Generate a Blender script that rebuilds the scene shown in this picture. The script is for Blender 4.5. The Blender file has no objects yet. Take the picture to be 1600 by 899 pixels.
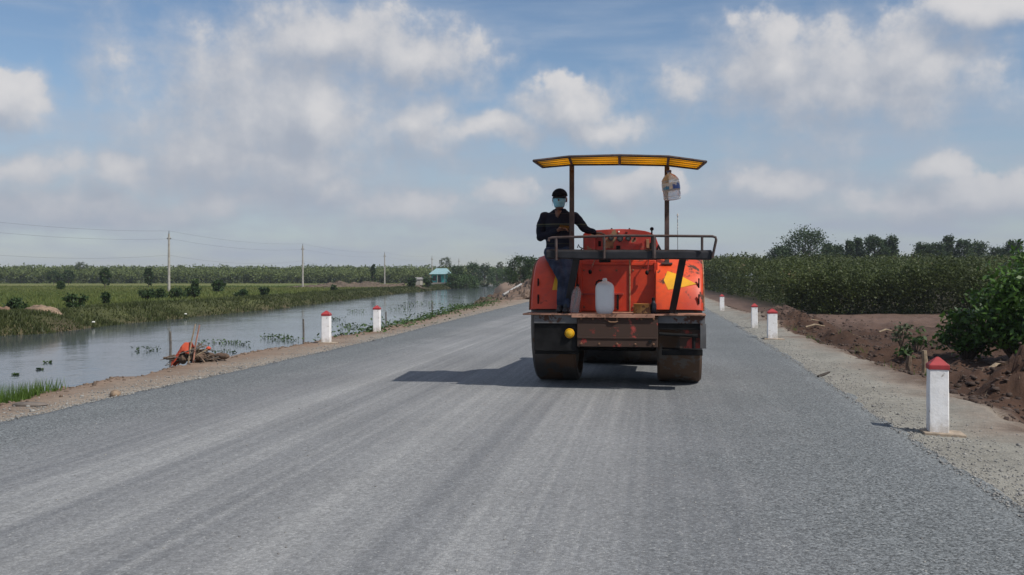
import bpy, math, random
import numpy as np
from mathutils import Vector, Matrix

random.seed(7)
RNG = np.random.default_rng(7)
sc = bpy.context.scene
col = sc.collection

# ------------------------------------------------------------------ camera, sky, sun, exposure
CAM_H = 1.42
F = 1500.0                      # focal length in pixels of the 1600 px wide photograph
cam_d = bpy.data.cameras.new('camera')
cam_d.sensor_width = 36.0
cam_d.lens = 36.0 * F / 1600.0
cam_d.shift_y = -15.5 / 1600.0
cam_d.clip_end = 9000.0
cam = bpy.data.objects.new('camera', cam_d)
cam.location = (0, 0, CAM_H)
cam.rotation_euler = (math.radians(90), 0, 0)
col.objects.link(cam)
sc.camera = cam

SUN_DIR = Vector((0.67, -0.52, 1.0)).normalized()      # towards the sun
SUN_EL = math.asin(SUN_DIR.z)
SUN_AZ = math.atan2(SUN_DIR.x, SUN_DIR.y)
sd = bpy.data.lights.new('sun', 'SUN')
sd.energy = 4.0
sd.angle = math.radians(0.53)
sd.color = (1.0, 0.95, 0.87)
sun = bpy.data.objects.new('sun', sd)
sun.rotation_euler = SUN_DIR.to_track_quat('Z', 'Y').to_euler()
sun.location = (20, -10, 30)
col.objects.link(sun)

sc.view_settings.view_transform = 'Standard'
sc.view_settings.look = 'None'
sc.view_settings.gamma = 1.0
sc.view_settings.use_curve_mapping = False
sc.view_settings.exposure = 0.0

world = bpy.data.worlds.new('World')
sc.world = world
world.use_nodes = True


def build_world():
    nt = world.node_tree
    nt.nodes.clear()
    N, L = nt.nodes, nt.links

    def val(x):
        n = N.new('ShaderNodeValue'); n.outputs[0].default_value = x
        return n.outputs[0]

    def setin(sock, v):
        if hasattr(v, 'links'):
            L.new(v, sock)
        else:
            sock.default_value = v

    def M(op, a, b=0.0, c=0.0, clamp=False):
        n = N.new('ShaderNodeMath'); n.operation = op; n.use_clamp = clamp
        setin(n.inputs[0], a); setin(n.inputs[1], b); setin(n.inputs[2], c)
        return n.outputs[0]

    def V(op, a, b=(0, 0, 0)):
        n = N.new('ShaderNodeVectorMath'); n.operation = op
        setin(n.inputs[0], a); setin(n.inputs[1], b)
        return n.outputs['Value'] if op in ('LENGTH', 'DOT_PRODUCT') else n.outputs[0]

    def sstep(x, lo, hi):
        n = N.new('ShaderNodeMapRange'); n.interpolation_type = 'SMOOTHSTEP'
        setin(n.inputs[0], x); n.inputs[1].default_value = lo; n.inputs[2].default_value = hi
        return n.outputs[0]

    def noise(vec, scale, detail=6.0, rough=0.55):
        n = N.new('ShaderNodeTexNoise'); n.noise_dimensions = '3D'
        setin(n.inputs['Vector'], vec)
        n.inputs['Scale'].default_value = scale
        n.inputs['Detail'].default_value = detail
        n.inputs['Roughness'].default_value = rough
        return n.outputs['Fac']

    tc = N.new('ShaderNodeTexCoord')
    sep = N.new('ShaderNodeSeparateXYZ'); L.new(tc.outputs['Generated'], sep.inputs[0])
    az = M('ARCTAN2', sep.outputs[0], sep.outputs[1])
    el = M('ARCSINE', sep.outputs[2])
    cb = N.new('ShaderNodeCombineXYZ'); L.new(az, cb.inputs[0]); L.new(el, cb.inputs[1])
    P0 = cb.outputs[0]

    # cumulus lobes: direction (given as pixel of the photograph), half sizes, weight
    lobes = [(1215, 108, 95, 80, 1.0), (1395, 95, 80, 66, 1.0), (1300, 150, 165, 42, 1.0), (1450, 110, 80, 50, .8),
             (1530, 15, 95, 34, 1.0), (1075, 130, 55, 40, .55),
             (400, 190, 120, 90, 1.0), (480, 180, 60, 48, 1.05), (330, 235, 130, 75, .9), (520, 60, 200, 62, .95),
             (655, 85, 130, 50, 1.0), (650, 195, 80, 55, .85), (430, 255, 190, 50, .9), (400, 95, 70, 60, .7),
             (430, 175, 240, 140, .85), (490, 180, 75, 60, 1.25), (1320, 120, 210, 85, .75),
             (890, 162, 95, 46, 1.0), (775, 200, 85, 34, .9), (950, 195, 70, 30, .8),
             (-5, 152, 75, 48, .95),
             (60, 275, 70, 38, .8), (195, 272, 52, 34, .95), (140, 330, 190, 30, .75), (340, 318, 70, 24, .85),
             (535, 298, 50, 30, .8), (790, 300, 60, 34, .85), (985, 292, 85, 40, .95), (1215, 288, 100, 34, .85),
             (1460, 258, 45, 28, .9), (1540, 295, 110, 34, .8), (1390, 315, 130, 26, .7), (640, 330, 170, 24, .55)]

    def field(P, detail=8.0, amp=1.5):
        # domain warp + lobes + fractal noise
        nw = N.new('ShaderNodeTexNoise'); nw.inputs['Scale'].default_value = 16.0
        nw.inputs['Detail'].default_value = 3.0
        L.new(P, nw.inputs['Vector'])
        w = V('MULTIPLY', V('SUBTRACT', nw.outputs['Color'], (.5, .5, .5)), (.07, .055, 0))
        Q = V('ADD', P, w)
        D = None
        for (u, v, rx, ry, wt) in lobes:
            a = math.atan((u - 800) / F)
            e = math.atan((434 - v) / F * math.cos(a))
            d = V('LENGTH', V('MULTIPLY', V('SUBTRACT', Q, (a, e, 0)), (F / rx, F / ry, 0)))
            d = M('MULTIPLY', M('SUBTRACT', 1.0, d), wt)
            D = d if D is None else M('SMOOTH_MAX', D, d, 0.25)
        # open sky around the part in view: the same kind of broken cumulus
        g = noise(V('MULTIPLY', P, (1, 1.7, 1)), 3.6, 3.0)
        g = M('MULTIPLY', M('SUBTRACT', g, .53), 5.0)
        out = M('MAXIMUM', sstep(M('ABSOLUTE', az), .54, .66), sstep(el, .31, .4))
        g = M('SUBTRACT', g, M('MULTIPLY', M('SUBTRACT', 1.0, out), 6.0))
        D = M('MAXIMUM', D, g)
        D = M('MAXIMUM', D, -1.2)
        n1 = noise(P, 21.0, detail, .6)
        return M('ADD', D, M('MULTIPLY_ADD', M('SUBTRACT', n1, .5), amp, .14))

    f1 = field(P0)
    g1 = field(P0, 2.5)
    f2 = field(V('ADD', P0, (.016, .026, 0)), 2.5)
    mask = sstep(f1, -0.34, .80)
    lit = M('MULTIPLY_ADD', M('SUBTRACT', g1, f2), .46, .36)
    lit = M('MULTIPLY_ADD', M('SUBTRACT', f1, g1), .75, lit, clamp=True)
    crisp = sstep(f1, -.02, .36)
    up = sstep(lit, .42, .75)
    mask = M('ADD', M('MULTIPLY', mask, M('SUBTRACT', 1.0, up)), M('MULTIPLY', crisp, up))
    # low bank of thin stratus and haze near the horizon, thin high streaks
    st = noise(V('MULTIPLY', P0, (4.0, 22.0, 1)), 1.4, 6.0)
    band = M('MULTIPLY', sstep(el, -.02, .03), M('SUBTRACT', 1.0, sstep(el, .07, .2)))
    mlow = M('MULTIPLY', M('MULTIPLY_ADD', sstep(st, .35, .7), .45, .5), band)
    ci = noise(V('MULTIPLY', P0, (2.2, 15.0, 1)), 1.7, 7.0)
    mci = M('MULTIPLY', sstep(ci, .42, .72), .5)

    sky = N.new('ShaderNodeTexSky'); sky.sky_type = 'NISHITA'
    sky.sun_disc = False
    sky.sun_elevation = SUN_EL
    sky.sun_rotation = SUN_AZ
    sky.air_density = 1.0; sky.dust_density = .6; sky.ozone_density = 3.0

    def mix(f, a, b):
        n = N.new('ShaderNodeMix'); n.data_type = 'RGBA'
        setin(n.inputs['Factor'], f)
        setin(n.inputs['A'], a); setin(n.inputs['B'], b)
        return n.outputs['Result']

    c = mix(mci, sky.outputs[0], (3.9, 4.6, 5.7, 1))
    c = mix(mlow, c, (3.6, 4.05, 4.9, 1))
    ccol = mix(sstep(lit, .0, .98), (3.7, 4.05, 4.75, 1), (6.9, 6.75, 6.75, 1))
    # distant clouds fade into the haze
    ccol = mix(M('MULTIPLY', M('SUBTRACT', 1.0, sstep(el, .02, .17)), .6), ccol, (3.6, 3.95, 4.65, 1))
    c = mix(M('MULTIPLY', mask, .93), c, ccol)
    bg = N.new('ShaderNodeBackground'); bg.inputs['Strength'].default_value = 0.102
    L.new(c, bg.inputs['Color'])
    out = N.new('ShaderNodeOutputWorld'); L.new(bg.outputs[0], out.inputs['Surface'])


build_world()

# ------------------------------------------------------------------ helpers: objects
def tag(o, label=None, cat=None, group=None, kind=None):
    if label: o['label'] = label
    if cat: o['category'] = cat
    if group: o['group'] = group
    if kind: o['kind'] = kind
    return o


def empty(name, loc=(0, 0, 0), rz=0.0):
    o = bpy.data.objects.new(name, None)
    o.location = loc
    o.rotation_euler = (0, 0, rz)
    o.empty_display_size = .1
    col.objects.link(o)
    return o


class MB:
    """collects shapes into one mesh"""
    def __init__(self):
        self.v = []; self.f = []; self.mi = []; self.m = 0

    def add(self, vs, fs):
        b = len(self.v)
        self.v += [tuple(p) for p in vs]
        self.f += [tuple(b + i for i in f) for f in fs]
        self.mi += [self.m] * len(fs)

    def box(self, c, s, rot=None):
        c = Vector(c)
        vs = []
        for sx in (-.5, .5):
            for sy in (-.5, .5):
                for sz in (-.5, .5):
                    p = Vector((sx * s[0], sy * s[1], sz * s[2]))
                    if rot is not None: p = rot @ p
                    vs.append(c + p)
        self.add(vs, [(0, 1, 3, 2), (4, 6, 7, 5), (0, 4, 5, 1), (2, 3, 7, 6), (0, 2, 6, 4), (1, 5, 7, 3)])
        return self

    def box2(self, a, b):
        return self.box([(a[i] + b[i]) / 2 for i in range(3)], [abs(b[i] - a[i]) for i in range(3)])

    def tube(self, path, rad, n=8, caps=True, sx=1.0):
        path = [Vector(p) for p in path]
        if not hasattr(rad, '__len__'): rad = [rad] * len(path)
        rings = []
        ref = None
        for i, p in enumerate(path):
            t = (path[min(i + 1, len(path) - 1)] - path[max(i - 1, 0)]).normalized()
            if ref is None:
                ref = Vector((0, 0, 1)) if abs(t.z) < .9 else Vector((1, 0, 0))
            a = t.cross(ref).normalized(); b = a.cross(t).normalized(); ref = b
            rings.append([p + (a * math.cos(2 * math.pi * k / n) * sx + b * math.sin(2 * math.pi * k / n)) * rad[i] for k in range(n)])
        vs = [q for r in rings for q in r]
        fs = []
        for i in range(len(path) - 1):
            for k in range(n):
                fs.append((i * n + k, i * n + (k + 1) % n, (i + 1) * n + (k + 1) % n, (i + 1) * n + k))
        if caps:
            fs.append(tuple(range(n))[::-1]); fs.append(tuple((len(path) - 1) * n + k for k in range(n)))
        self.add(vs, fs)
        return self

    def lathe(self, prof, n=24, center=(0, 0, 0), axis='z', sy=1.0):
        vs = []; fs = []
        for (r, z) in prof:
            for k in range(n):
                a = 2 * math.pi * k / n
                p = (r * math.cos(a), r * math.sin(a) * sy, z)
                if axis == 'x': p = (z, p[0], p[1])
                if axis == 'y': p = (p[0], z, p[1])
                vs.append((p[0] + center[0], p[1] + center[1], p[2] + center[2]))
        for i in range(len(prof) - 1):
            for k in range(n):
                fs.append((i * n + k, i * n + (k + 1) % n, (i + 1) * n + (k + 1) % n, (i + 1) * n + k))
        fs.append(tuple(range(n))[::-1]); fs.append(tuple((len(prof) - 1) * n + k for k in range(n)))
        self.add(vs, fs)
        return self

    def sweep(self, sections):
        """list of equal-length rings -> skin with caps"""
        n = len(sections[0]); vs = [p for s in sections for p in s]; fs = []
        for i in range(len(sections) - 1):
            for k in range(n):
                fs.append((i * n + k, i * n + (k + 1) % n, (i + 1) * n + (k + 1) % n, (i + 1) * n + k))
        fs.append(tuple(range(n))[::-1]); fs.append(tuple((len(sections) - 1) * n + k for k in range(n)))
        self.add(vs, fs)
        return self

    def ell(self, c, r, n=14, m=9, rot=None):
        vs = []; fs = []
        c = Vector(c)
        for i in range(m + 1):
            th = math.pi * i / m
            for k in range(n):
                a = 2 * math.pi * k / n
                p = Vector((r[0] * math.sin(th) * math.cos(a), r[1] * math.sin(th) * math.sin(a), r[2] * math.cos(th)))
                if rot is not None: p = rot @ p
                vs.append(c + p)
        for i in range(m):
            for k in range(n):
                fs.append((i * n + k, (i + 1) * n + k, (i + 1) * n + (k + 1) % n, i * n + (k + 1) % n))
        self.add(vs, fs)
        return self

    def build(self, name, mat, parent=None, smooth=False, bevel=0.0, loc=None, seg=2):
        me = bpy.data.meshes.new(name)
        me.from_pydata(self.v, [], self.f)
        mats = mat if isinstance(mat, (list, tuple)) else [mat]
        for m in mats: me.materials.append(m)
        if len(mats) > 1: me.polygons.foreach_set('material_index', self.mi)
        me.validate()
        import bmesh
        bm = bmesh.new(); bm.from_mesh(me)
        bmesh.ops.remove_doubles(bm, verts=bm.verts, dist=1e-5)
        bmesh.ops.recalc_face_normals(bm, faces=bm.faces)
        bm.to_mesh(me); bm.free()
        if smooth:
            me.polygons.foreach_set('use_smooth', [True] * len(me.polygons))
            me.set_sharp_from_angle(angle=math.radians(42))
        o = bpy.data.objects.new(name, me)
        if loc is not None: o.location = loc
        col.objects.link(o)
        if parent is not None: o.parent = parent
        if bevel:
            b = o.modifiers.new('bevel', 'BEVEL'); b.width = bevel; b.segments = seg; b.limit_method = 'ANGLE'
        return o


def np_mesh(name, verts, faces, mat, parent=None, attr=None, colattr=None, smooth=False):
    """fast mesh of equal-sized polygons; attr: per-vertex float 'var'; colattr: per-vertex rgb 'Col'"""
    verts = np.asarray(verts, dtype=np.float32); faces = np.asarray(faces, dtype=np.int32)
    me = bpy.data.meshes.new(name)
    k = faces.shape[1]
    me.vertices.add(len(verts)); me.vertices.foreach_set('co', verts.ravel())
    me.loops.add(faces.size); me.loops.foreach_set('vertex_index', faces.ravel())
    me.polygons.add(len(faces)); me.polygons.foreach_set('loop_start', np.arange(0, faces.size, k, dtype=np.int32))
    if smooth: me.polygons.foreach_set('use_smooth', np.ones(len(faces), dtype=bool))
    me.update(calc_edges=True)
    if attr is not None:
        a = me.attributes.new('var', 'FLOAT', 'POINT'); a.data.foreach_set('value', np.asarray(attr, dtype=np.float32))
    if colattr is not None:
        a = me.attributes.new('Col', 'FLOAT_COLOR', 'POINT')
        c = np.ones((len(verts), 4), dtype=np.float32); c[:, :3] = colattr
        a.data.foreach_set('color', c.ravel())
    me.materials.append(mat)
    o = bpy.data.objects.new(name, me)
    col.objects.link(o)
    if parent is not None: o.parent = parent
    return o


# ------------------------------------------------------------------ helpers: materials
class NT:
    def __init__(self, name):
        self.mat = bpy.data.materials.new(name); self.mat.use_nodes = True
        self.t = self.mat.node_tree; self.N = self.t.nodes; self.L = self.t.links
        self.b = self.N['Principled BSDF']; self.out = self.N['Material Output']
        tc = self.N.new('ShaderNodeTexCoord'); self.co = tc.outputs['Object']
        g = self.N.new('ShaderNodeNewGeometry'); self.pos = g.outputs['Position']

    def set(self, sock, v):
        if hasattr(v, 'links'): self.L.new(v, sock)
        else: sock.default_value = v

    def noise(self, vec, scale, detail=4.0, rough=.55):
        n = self.N.new('ShaderNodeTexNoise'); self.set(n.inputs['Vector'], vec)
        n.inputs['Scale'].default_value = scale; n.inputs['Detail'].default_value = detail
        n.inputs['Roughness'].default_value = rough
        return n.outputs['Fac']

    def voronoi(self, vec, scale, out='Distance'):
        n = self.N.new('ShaderNodeTexVoronoi'); self.set(n.inputs['Vector'], vec)
        n.inputs['Scale'].default_value = scale
        return n.outputs[out]

    def math(self, op, a, b=0.0, c=0.0, clamp=False):
        n = self.N.new('ShaderNodeMath'); n.operation = op; n.use_clamp = clamp
        self.set(n.inputs[0], a); self.set(n.inputs[1], b); self.set(n.inputs[2], c)
        return n.outputs[0]

    def step(self, x, lo, hi):
        n = self.N.new('ShaderNodeMapRange'); n.interpolation_type = 'SMOOTHSTEP'
        self.set(n.inputs[0], x); n.inputs[1].default_value = lo; n.inputs[2].default_value = hi
        return n.outputs[0]

    def vscale(self, vec, s):
        n = self.N.new('ShaderNodeVectorMath'); n.operation = 'MULTIPLY'
        self.set(n.inputs[0], vec); n.inputs[1].default_value = s
        return n.outputs[0]

    def mix(self, f, a, b, mode='MIX'):
        n = self.N.new('ShaderNodeMix'); n.data_type = 'RGBA'; n.blend_type = mode
        self.set(n.inputs['Factor'], f)
        def c4(x): return x if hasattr(x, 'links') else (tuple(x) + (1,))[:4]
        self.set(n.inputs['A'], c4(a)); self.set(n.inputs['B'], c4(b))
        return n.outputs['Result']

    def grey(self, f):
        n = self.N.new('ShaderNodeCombineColor'); 
        for i in range(3): self.set(n.inputs[i], f)
        return n.outputs[0]

    def attr(self, name, out='Color'):
        n = self.N.new('ShaderNodeAttribute'); n.attribute_name = name
        return n.outputs[out]

    def bump(self, h, strength=.3, dist=.01):
        n = self.N.new('ShaderNodeBump'); n.inputs['Strength'].default_value = strength
        n.inputs['Distance'].default_value = dist
        self.set(n.inputs['Height'], h)
        self.L.new(n.outputs[0], self.b.inputs['Normal'])

    def base(self, c): self.set(self.b.inputs['Base Color'], c if hasattr(c, 'links') else (tuple(c) + (1,))[:4])
    def rough(self, r): self.set(self.b.inputs['Roughness'], r)


def simple(name, c, rough=.6, var=.25, scale=12.0, metal=0.0, bump=0.0, spec=.5):
    m = NT(name)
    m.b.inputs['Specular IOR Level'].default_value = spec
    n = m.noise(m.co, scale, 5)
    lo = tuple(x * (1 - var) for x in c); hi = tuple(min(1, x * (1 + var)) for x in c)
    m.base(m.mix(m.step(n, .3, .7), lo, hi))
    m.rough(m.math('MULTIPLY_ADD', n, .2, rough - .1))
    m.b.inputs['Metallic'].default_value = metal
    if bump: m.bump(m.noise(m.co, scale * 4, 4), bump, .005)
    return m.mat


def painted(name, c, rust=(.07, .03, .018), amount=.5, rough=.45, scale=4.0, fade=None, dirt=(.10, .075, .055), seed=0.0):
    """worn paint: fading, chips down to rust, dirt"""
    m = NT(name)
    mp = m.N.new('ShaderNodeVectorMath'); mp.operation = 'ADD'
    m.set(mp.inputs[0], m.co); mp.inputs[1].default_value = (seed, seed * 1.7, seed * .3)
    co = mp.outputs[0]
    n1 = m.noise(co, scale, 7, .62); n2 = m.noise(co, scale * 5, 5, .6); n3 = m.noise(co, scale * .6, 3)
    fade = fade or tuple(min(1, x * 1.25 + .02) for x in c)
    base = m.mix(m.step(n3, .35, .68), tuple(x * .78 for x in c), fade)
    base = m.mix(m.math('MULTIPLY', m.step(n2, .45, .75), .35), base, dirt)
    k = m.step(m.math('MULTIPLY_ADD', n2, .25, n1), .80 - .22 * amount, .86 - .22 * amount)
    base = m.mix(k, base, rust)
    m.base(base)
    m.rough(m.math('MULTIPLY_ADD', k, .35, rough))
    m.bump(m.math('MULTIPLY_ADD', k, -.6, n2), .25, .004)
    return m.mat


def leafmat(name, dark, light, rough=.55, transl=.3, warm=None):
    m = NT(name)
    v = m.attr('var', 'Fac')
    n = m.noise(m.pos, .55, 3)
    c = m.mix(m.math('MULTIPLY_ADD', n, .5, m.math('MULTIPLY_ADD', v, .75, -.15), clamp=True), dark, light)
    if warm: c = m.mix(m.step(v, .93, .97), c, warm)
    m.base(c); m.rough(rough)
    m.b.inputs['Specular IOR Level'].default_value = .3
    tr = m.N.new('ShaderNodeBsdfTranslucent'); m.L.new(c, tr.inputs['Color'])
    mx = m.N.new('ShaderNodeMixShader'); mx.inputs[0].default_value = transl
    m.L.new(m.b.outputs[0], mx.inputs[1]); m.L.new(tr.outputs[0], mx.inputs[2])
    m.L.new(mx.outputs[0], m.out.inputs['Surface'])
    return m.mat


# ------------------------------------------------------------------ layout of the place (metres, ground level 0 = road edge)
def G(u, v, z=0.0):
    """pixel of the photograph -> point on the level z"""
    d = F * (CAM_H - z) / (v - 434.0)
    return ((u - 800.0) / F * d, d)


def line(pts):
    ys = np.array([p[0] for p in pts], float); xs = np.array([p[1] for p in pts], float)
    def f(y):
        y = np.asarray(y, float)
        r = np.interp(y, ys, xs)
        r = np.where(y < ys[0], xs[0] + (y - ys[0]) * (xs[1] - xs[0]) / (ys[1] - ys[0]), r)
        r = np.where(y > ys[-1], xs[-1] + (y - ys[-1]) * .145, r)
        return r
    return f


road_l = line([(-60, -16.2), (9.38, -5.0), (12.03, -4.57), (16.9, -3.8), (21.7, -3.1), (29.6, -2.2), (58.2, 1.2), (100, 7.0), (700, 94)])
road_r = line([(-60, -7.2), (5.82, 3.1), (14.6, 4.55), (22.5, 5.75), (29.6, 6.85), (42, 8.6), (60, 11.4), (100, 17.2), (700, 104)])
sh_l = line([(-60, -17.4), (10.9, -5.85), (12.6, -5.72), (15.1, -5.55), (17, -5.3), (20.5, -4.68), (23.7, -4.3), (28.4, -3.5),
             (33.3, -3.1), (43.5, -2.4), (59, -1.0), (68.7, -.2), (90, -.6), (120, -1.2), (200, -2.5), (300, -2.5), (390, 1), (700, 40)])
sh_r = line([(-60, -5.2), (9.3, 4.96), (11.9, 5.43), (14.2, 5.75), (16.8, 6.12), (21, 6.72), (26.3, 7.5), (45, 10.2), (60, 12.6), (100, 18.6), (700, 106)])
far_b = line([(-60, -23), (36, -21), (40, -19.8), (49, -19.3), (57.5, -18.6), (69.6, -17.8), (95, -17.3), (131, -16.8), (183, -13.8), (290, -10.6), (387, -1.0), (395, 1), (700, 40)])


def vnoise(x, y, seed=0):
    xi = np.floor(x).astype(np.int64); yi = np.floor(y).astype(np.int64)
    fx = x - xi; fy = y - yi
    fx = fx * fx * (3 - 2 * fx); fy = fy * fy * (3 - 2 * fy)
    def h(a, b):
        n = (a * 374761393 + b * 668265263 + seed * 1274126177) & 0xffffffff
        n = ((n ^ (n >> 13)) * 1274126177) & 0xffffffff
        n = n ^ (n >> 16)
        return (n & 0xffff) / 65535.0
    return (h(xi, yi) * (1 - fx) + h(xi + 1, yi) * fx) * (1 - fy) + (h(xi, yi + 1) * (1 - fx) + h(xi + 1, yi + 1) * fx) * fy


def fbm(x, y, s, oct=4, seed=0):
    r = 0; a = .5
    for i in range(oct):
        r = r + a * (vnoise(x * s, y * s, seed + i) - .5); s *= 2.1; a *= .52
    return r


WATER_Z = -0.9
# heaps of dug earth: x, y, rx, ry, height
HEAPS = [(6.9, 12.9, .75, 1.5, .50), (7.9, 13.6, 1.0, 1.3, .55), (9.3, 14.2, 1.4, 1.1, .45), (7.0, 10.6, .8, 1.3, .38),
         (9.2, 30.5, .8, 2.0, .50), (10.0, 34.0, 1.0, 2.2, .62), (10.7, 38.0, .9, 2.3, .62), (9.0, 26.5, .7, 1.6, .36),
         (11.8, 42.0, 1.0, 3, .5), (8.5, 22.5, .7, 1.6, .25)]


def height(x, y):
    rl, rr, sl, sr, fb = road_l(y), road_r(y), sh_l(y), sh_r(y), far_b(y)
    z = np.full_like(x, -.012)
    # slight fall of the verge and roughness on it
    verge = (x < rl) | (x > rr)
    rough = fbm(x, y, 2.2, 4, 3) * .07
    z = np.where(verge, -.012 + rough * np.clip(np.minimum(np.abs(x - rl), np.abs(x - rr)) / .5, 0, 1), z)
    # left: bank, canal, far bank
    e = sl + fbm(x, y, .9, 4, 11) * .55
    near = -.012 + rough - np.clip(e - x, 0, 99) * .8
    fe = fb + fbm(x, y, .35, 4, 21) * 1.6
    farz = np.minimum(WATER_Z + (fe - x) * .45, -.32 + .22 * np.exp(-((fe - x - 2.6) / 1.3) ** 2))
    farz = farz + fbm(x, y, .5, 4, 5) * .12
    can = np.maximum(np.maximum(near, farz), -1.9)
    z = np.where(x < sl + .5, np.minimum(np.where(x < sl + .5, can, 9), np.maximum(z, can)), z)
    # right: fall to the dug ground
    er = sr + fbm(x, y, .8, 4, 31) * .7
    t = np.clip(x - er, 0, 99)
    zr = np.maximum(-.012 - t * .45, -.5) + rough * np.clip(1 - t / 3, .3, 1)
    soil = np.clip(t / .8, 0, 1) * np.clip((52 - y) / 8, 0, 1)
    zr = zr + soil * (fbm(x, y, 1.3, 5, 41) * .42 + fbm(x, y, 5.0, 4, 47) * .20)
    for (hx, hy, rx, ry, hh) in HEAPS:
        g = np.exp(-(((x - hx) / rx) ** 2 + ((y - hy) / ry) ** 2))
        zr = zr + hh * g * (1 + 1.3 * fbm(x, y, 2.6, 5, 53))
    z = np.where(x > sr - .4, zr, z)
    return z


def hz(x, y):
    return float(height(np.array([float(x)]), np.array([float(y)]))[0])


def mat_ground():
    m = NT('ground_soil')
    c = m.attr('Col')
    n1 = m.noise(m.pos, 1.1, 5); n2 = m.noise(m.pos, 9.0, 6, .65); n3 = m.noise(m.pos, 60.0, 3)
    f = m.math('MULTIPLY_ADD', n1, .7, m.math('MULTIPLY_ADD', n2, .9, m.math('MULTIPLY', n3, .5)))
    c = m.mix(1.0, c, m.grey(m.math('MULTIPLY_ADD', f, 1.0, -.05)), 'MULTIPLY')
    # pale chips of stone
    v = m.N.new('ShaderNodeTexVoronoi'); m.set(v.inputs['Vector'], m.pos); v.inputs['Scale'].default_value = 38
    g = m.attr('grav', 'Fac')
    k = m.math('MULTIPLY', m.math('MULTIPLY', m.step(v.outputs['Distance'], .42, .25), m.step(m.noise(m.pos, 17, 3), .45, .6)), g)
    c = m.mix(m.math('MULTIPLY', k, .75), c, (.36, .36, .34))
    m.base(c); m.rough(.95)
    m.b.inputs['Specular IOR Level'].default_value = .2
    m.bump(m.math('MULTIPLY_ADD', n3, .5, m.math('MULTIPLY_ADD', k, .6, n2)), .55, .03)
    return m.mat


def build_ground():
    th = np.concatenate([np.arange(-180, -62, 4.0), np.arange(-62, -34, 1.0), np.arange(-34, 34, .17), np.arange(34, 62, 1.0), np.arange(62, 180, 4.0)])
    th = np.radians(th)
    r = [0.6]
    while r[-1] < 5000: r.append(r[-1] * (1.0105 if r[-1] < 90 else 1.03))
    r = np.array(r)
    T, R = np.meshgrid(th, r)
    X = (R * np.sin(T)).ravel(); Y = (R * np.cos(T)).ravel()
    Z = height(X, np.clip(Y, -60, 690))
    X = np.append(X, 0.0); Y = np.append(Y, 0.0); Z = np.append(Z, -.012)
    nt, nr = len(th), len(r)
    i, j = np.meshgrid(np.arange(nr - 1), np.arange(nt), indexing='ij')
    i = i.ravel(); j = j.ravel(); j2 = (j + 1) % nt
    faces = np.stack([i * nt + j, (i + 1) * nt + j, (i + 1) * nt + j2, i * nt + j2], 1)
    # what the ground is made of, place by place
    yc = np.clip(Y, -60, 690)
    rl, rr, sl, sr, fb = road_l(yc), road_r(yc), sh_l(yc), sh_r(yc), far_b(yc)
    C = np.zeros((len(X), 3)); grav = np.zeros(len(X))
    C[:] = (.20, .19, .175)                                             # stone dust verge
    w = fbm(X, Y, .9, 4, 61)
    lm = (X < rl); dl = np.clip((rl - X) / np.maximum(rl - sl, .3) + w * .9, 0, 1)[:, None]
    C = np.where(lm[:, None], np.array([.25, .215, .175]) * (1 - dl) + np.array([.20, .135, .095]) * dl, C)
    rm = (X > rr); dr = np.clip((X - rr) / np.maximum(sr - rr, .3) - .55 + w * 1.1, 0, 1)[:, None]
    C = np.where(rm[:, None], np.array([.235, .225, .195]) * (1 - dr) + np.array([.19, .13, .095]) * dr, C)
    grav = np.where(lm, np.clip(1.1 - (rl - X) / .9, .15, 1), np.where(rm, np.clip(1.2 - (X - rr) / 1.1, .2, 1), .3))
    # right: dug soil, paler trodden strip before the plantation, leaf litter below it
    t = np.clip((X - sr + w * 1.2) / .5, 0, 1)[:, None] * rm[:, None]
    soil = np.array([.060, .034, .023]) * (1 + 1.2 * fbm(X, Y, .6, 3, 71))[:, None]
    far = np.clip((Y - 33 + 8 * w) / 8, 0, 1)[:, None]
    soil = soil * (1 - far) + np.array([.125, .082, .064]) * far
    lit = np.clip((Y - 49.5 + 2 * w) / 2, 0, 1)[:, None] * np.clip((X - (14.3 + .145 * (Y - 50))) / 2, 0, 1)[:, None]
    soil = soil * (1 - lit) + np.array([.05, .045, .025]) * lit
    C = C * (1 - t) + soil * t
    grav = grav * (1 - t[:, 0])
    # left: near bank soil, canal bed, far bank grass, rice field
    b = np.clip((sl - X + .1 + w * .4) / .3, 0, 1)[:, None]
    C = C * (1 - b) + np.array([.12, .085, .06]) * b
    grav = grav * (1 - b[:, 0])
    g = np.clip((fb - X + 1) / 2, 0, 1)[:, None] 
    bank = np.array([.062, .068, .025]) * (1 + 1.5 * fbm(X, Y, .4, 3, 81))[:, None]
    C = C * (1 - g) + bank * g
    fl = np.clip((fb - X - 7 + 4 * fbm(X, Y, .15, 3, 91)) / 3, 0, 1)[:, None] * (Y < 330)[:, None]
    stripe = np.clip(.5 + 2.4 * fbm(X * .25, Y, .035, 3, 95), 0, 1)[:, None]
    rice = np.array([.085, .135, .030]) * (1 - stripe) + np.array([.15, .14, .045]) * stripe
    C = C * (1 - fl) + rice * fl
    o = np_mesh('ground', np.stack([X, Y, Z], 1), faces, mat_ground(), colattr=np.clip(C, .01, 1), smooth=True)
    # close the hole under the camera
    a = o.data.attributes.new('grav', 'FLOAT', 'POINT'); a.data.foreach_set('value', grav.astype(np.float32))
    tag(o, kind='structure')
    return o


build_ground()


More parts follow.
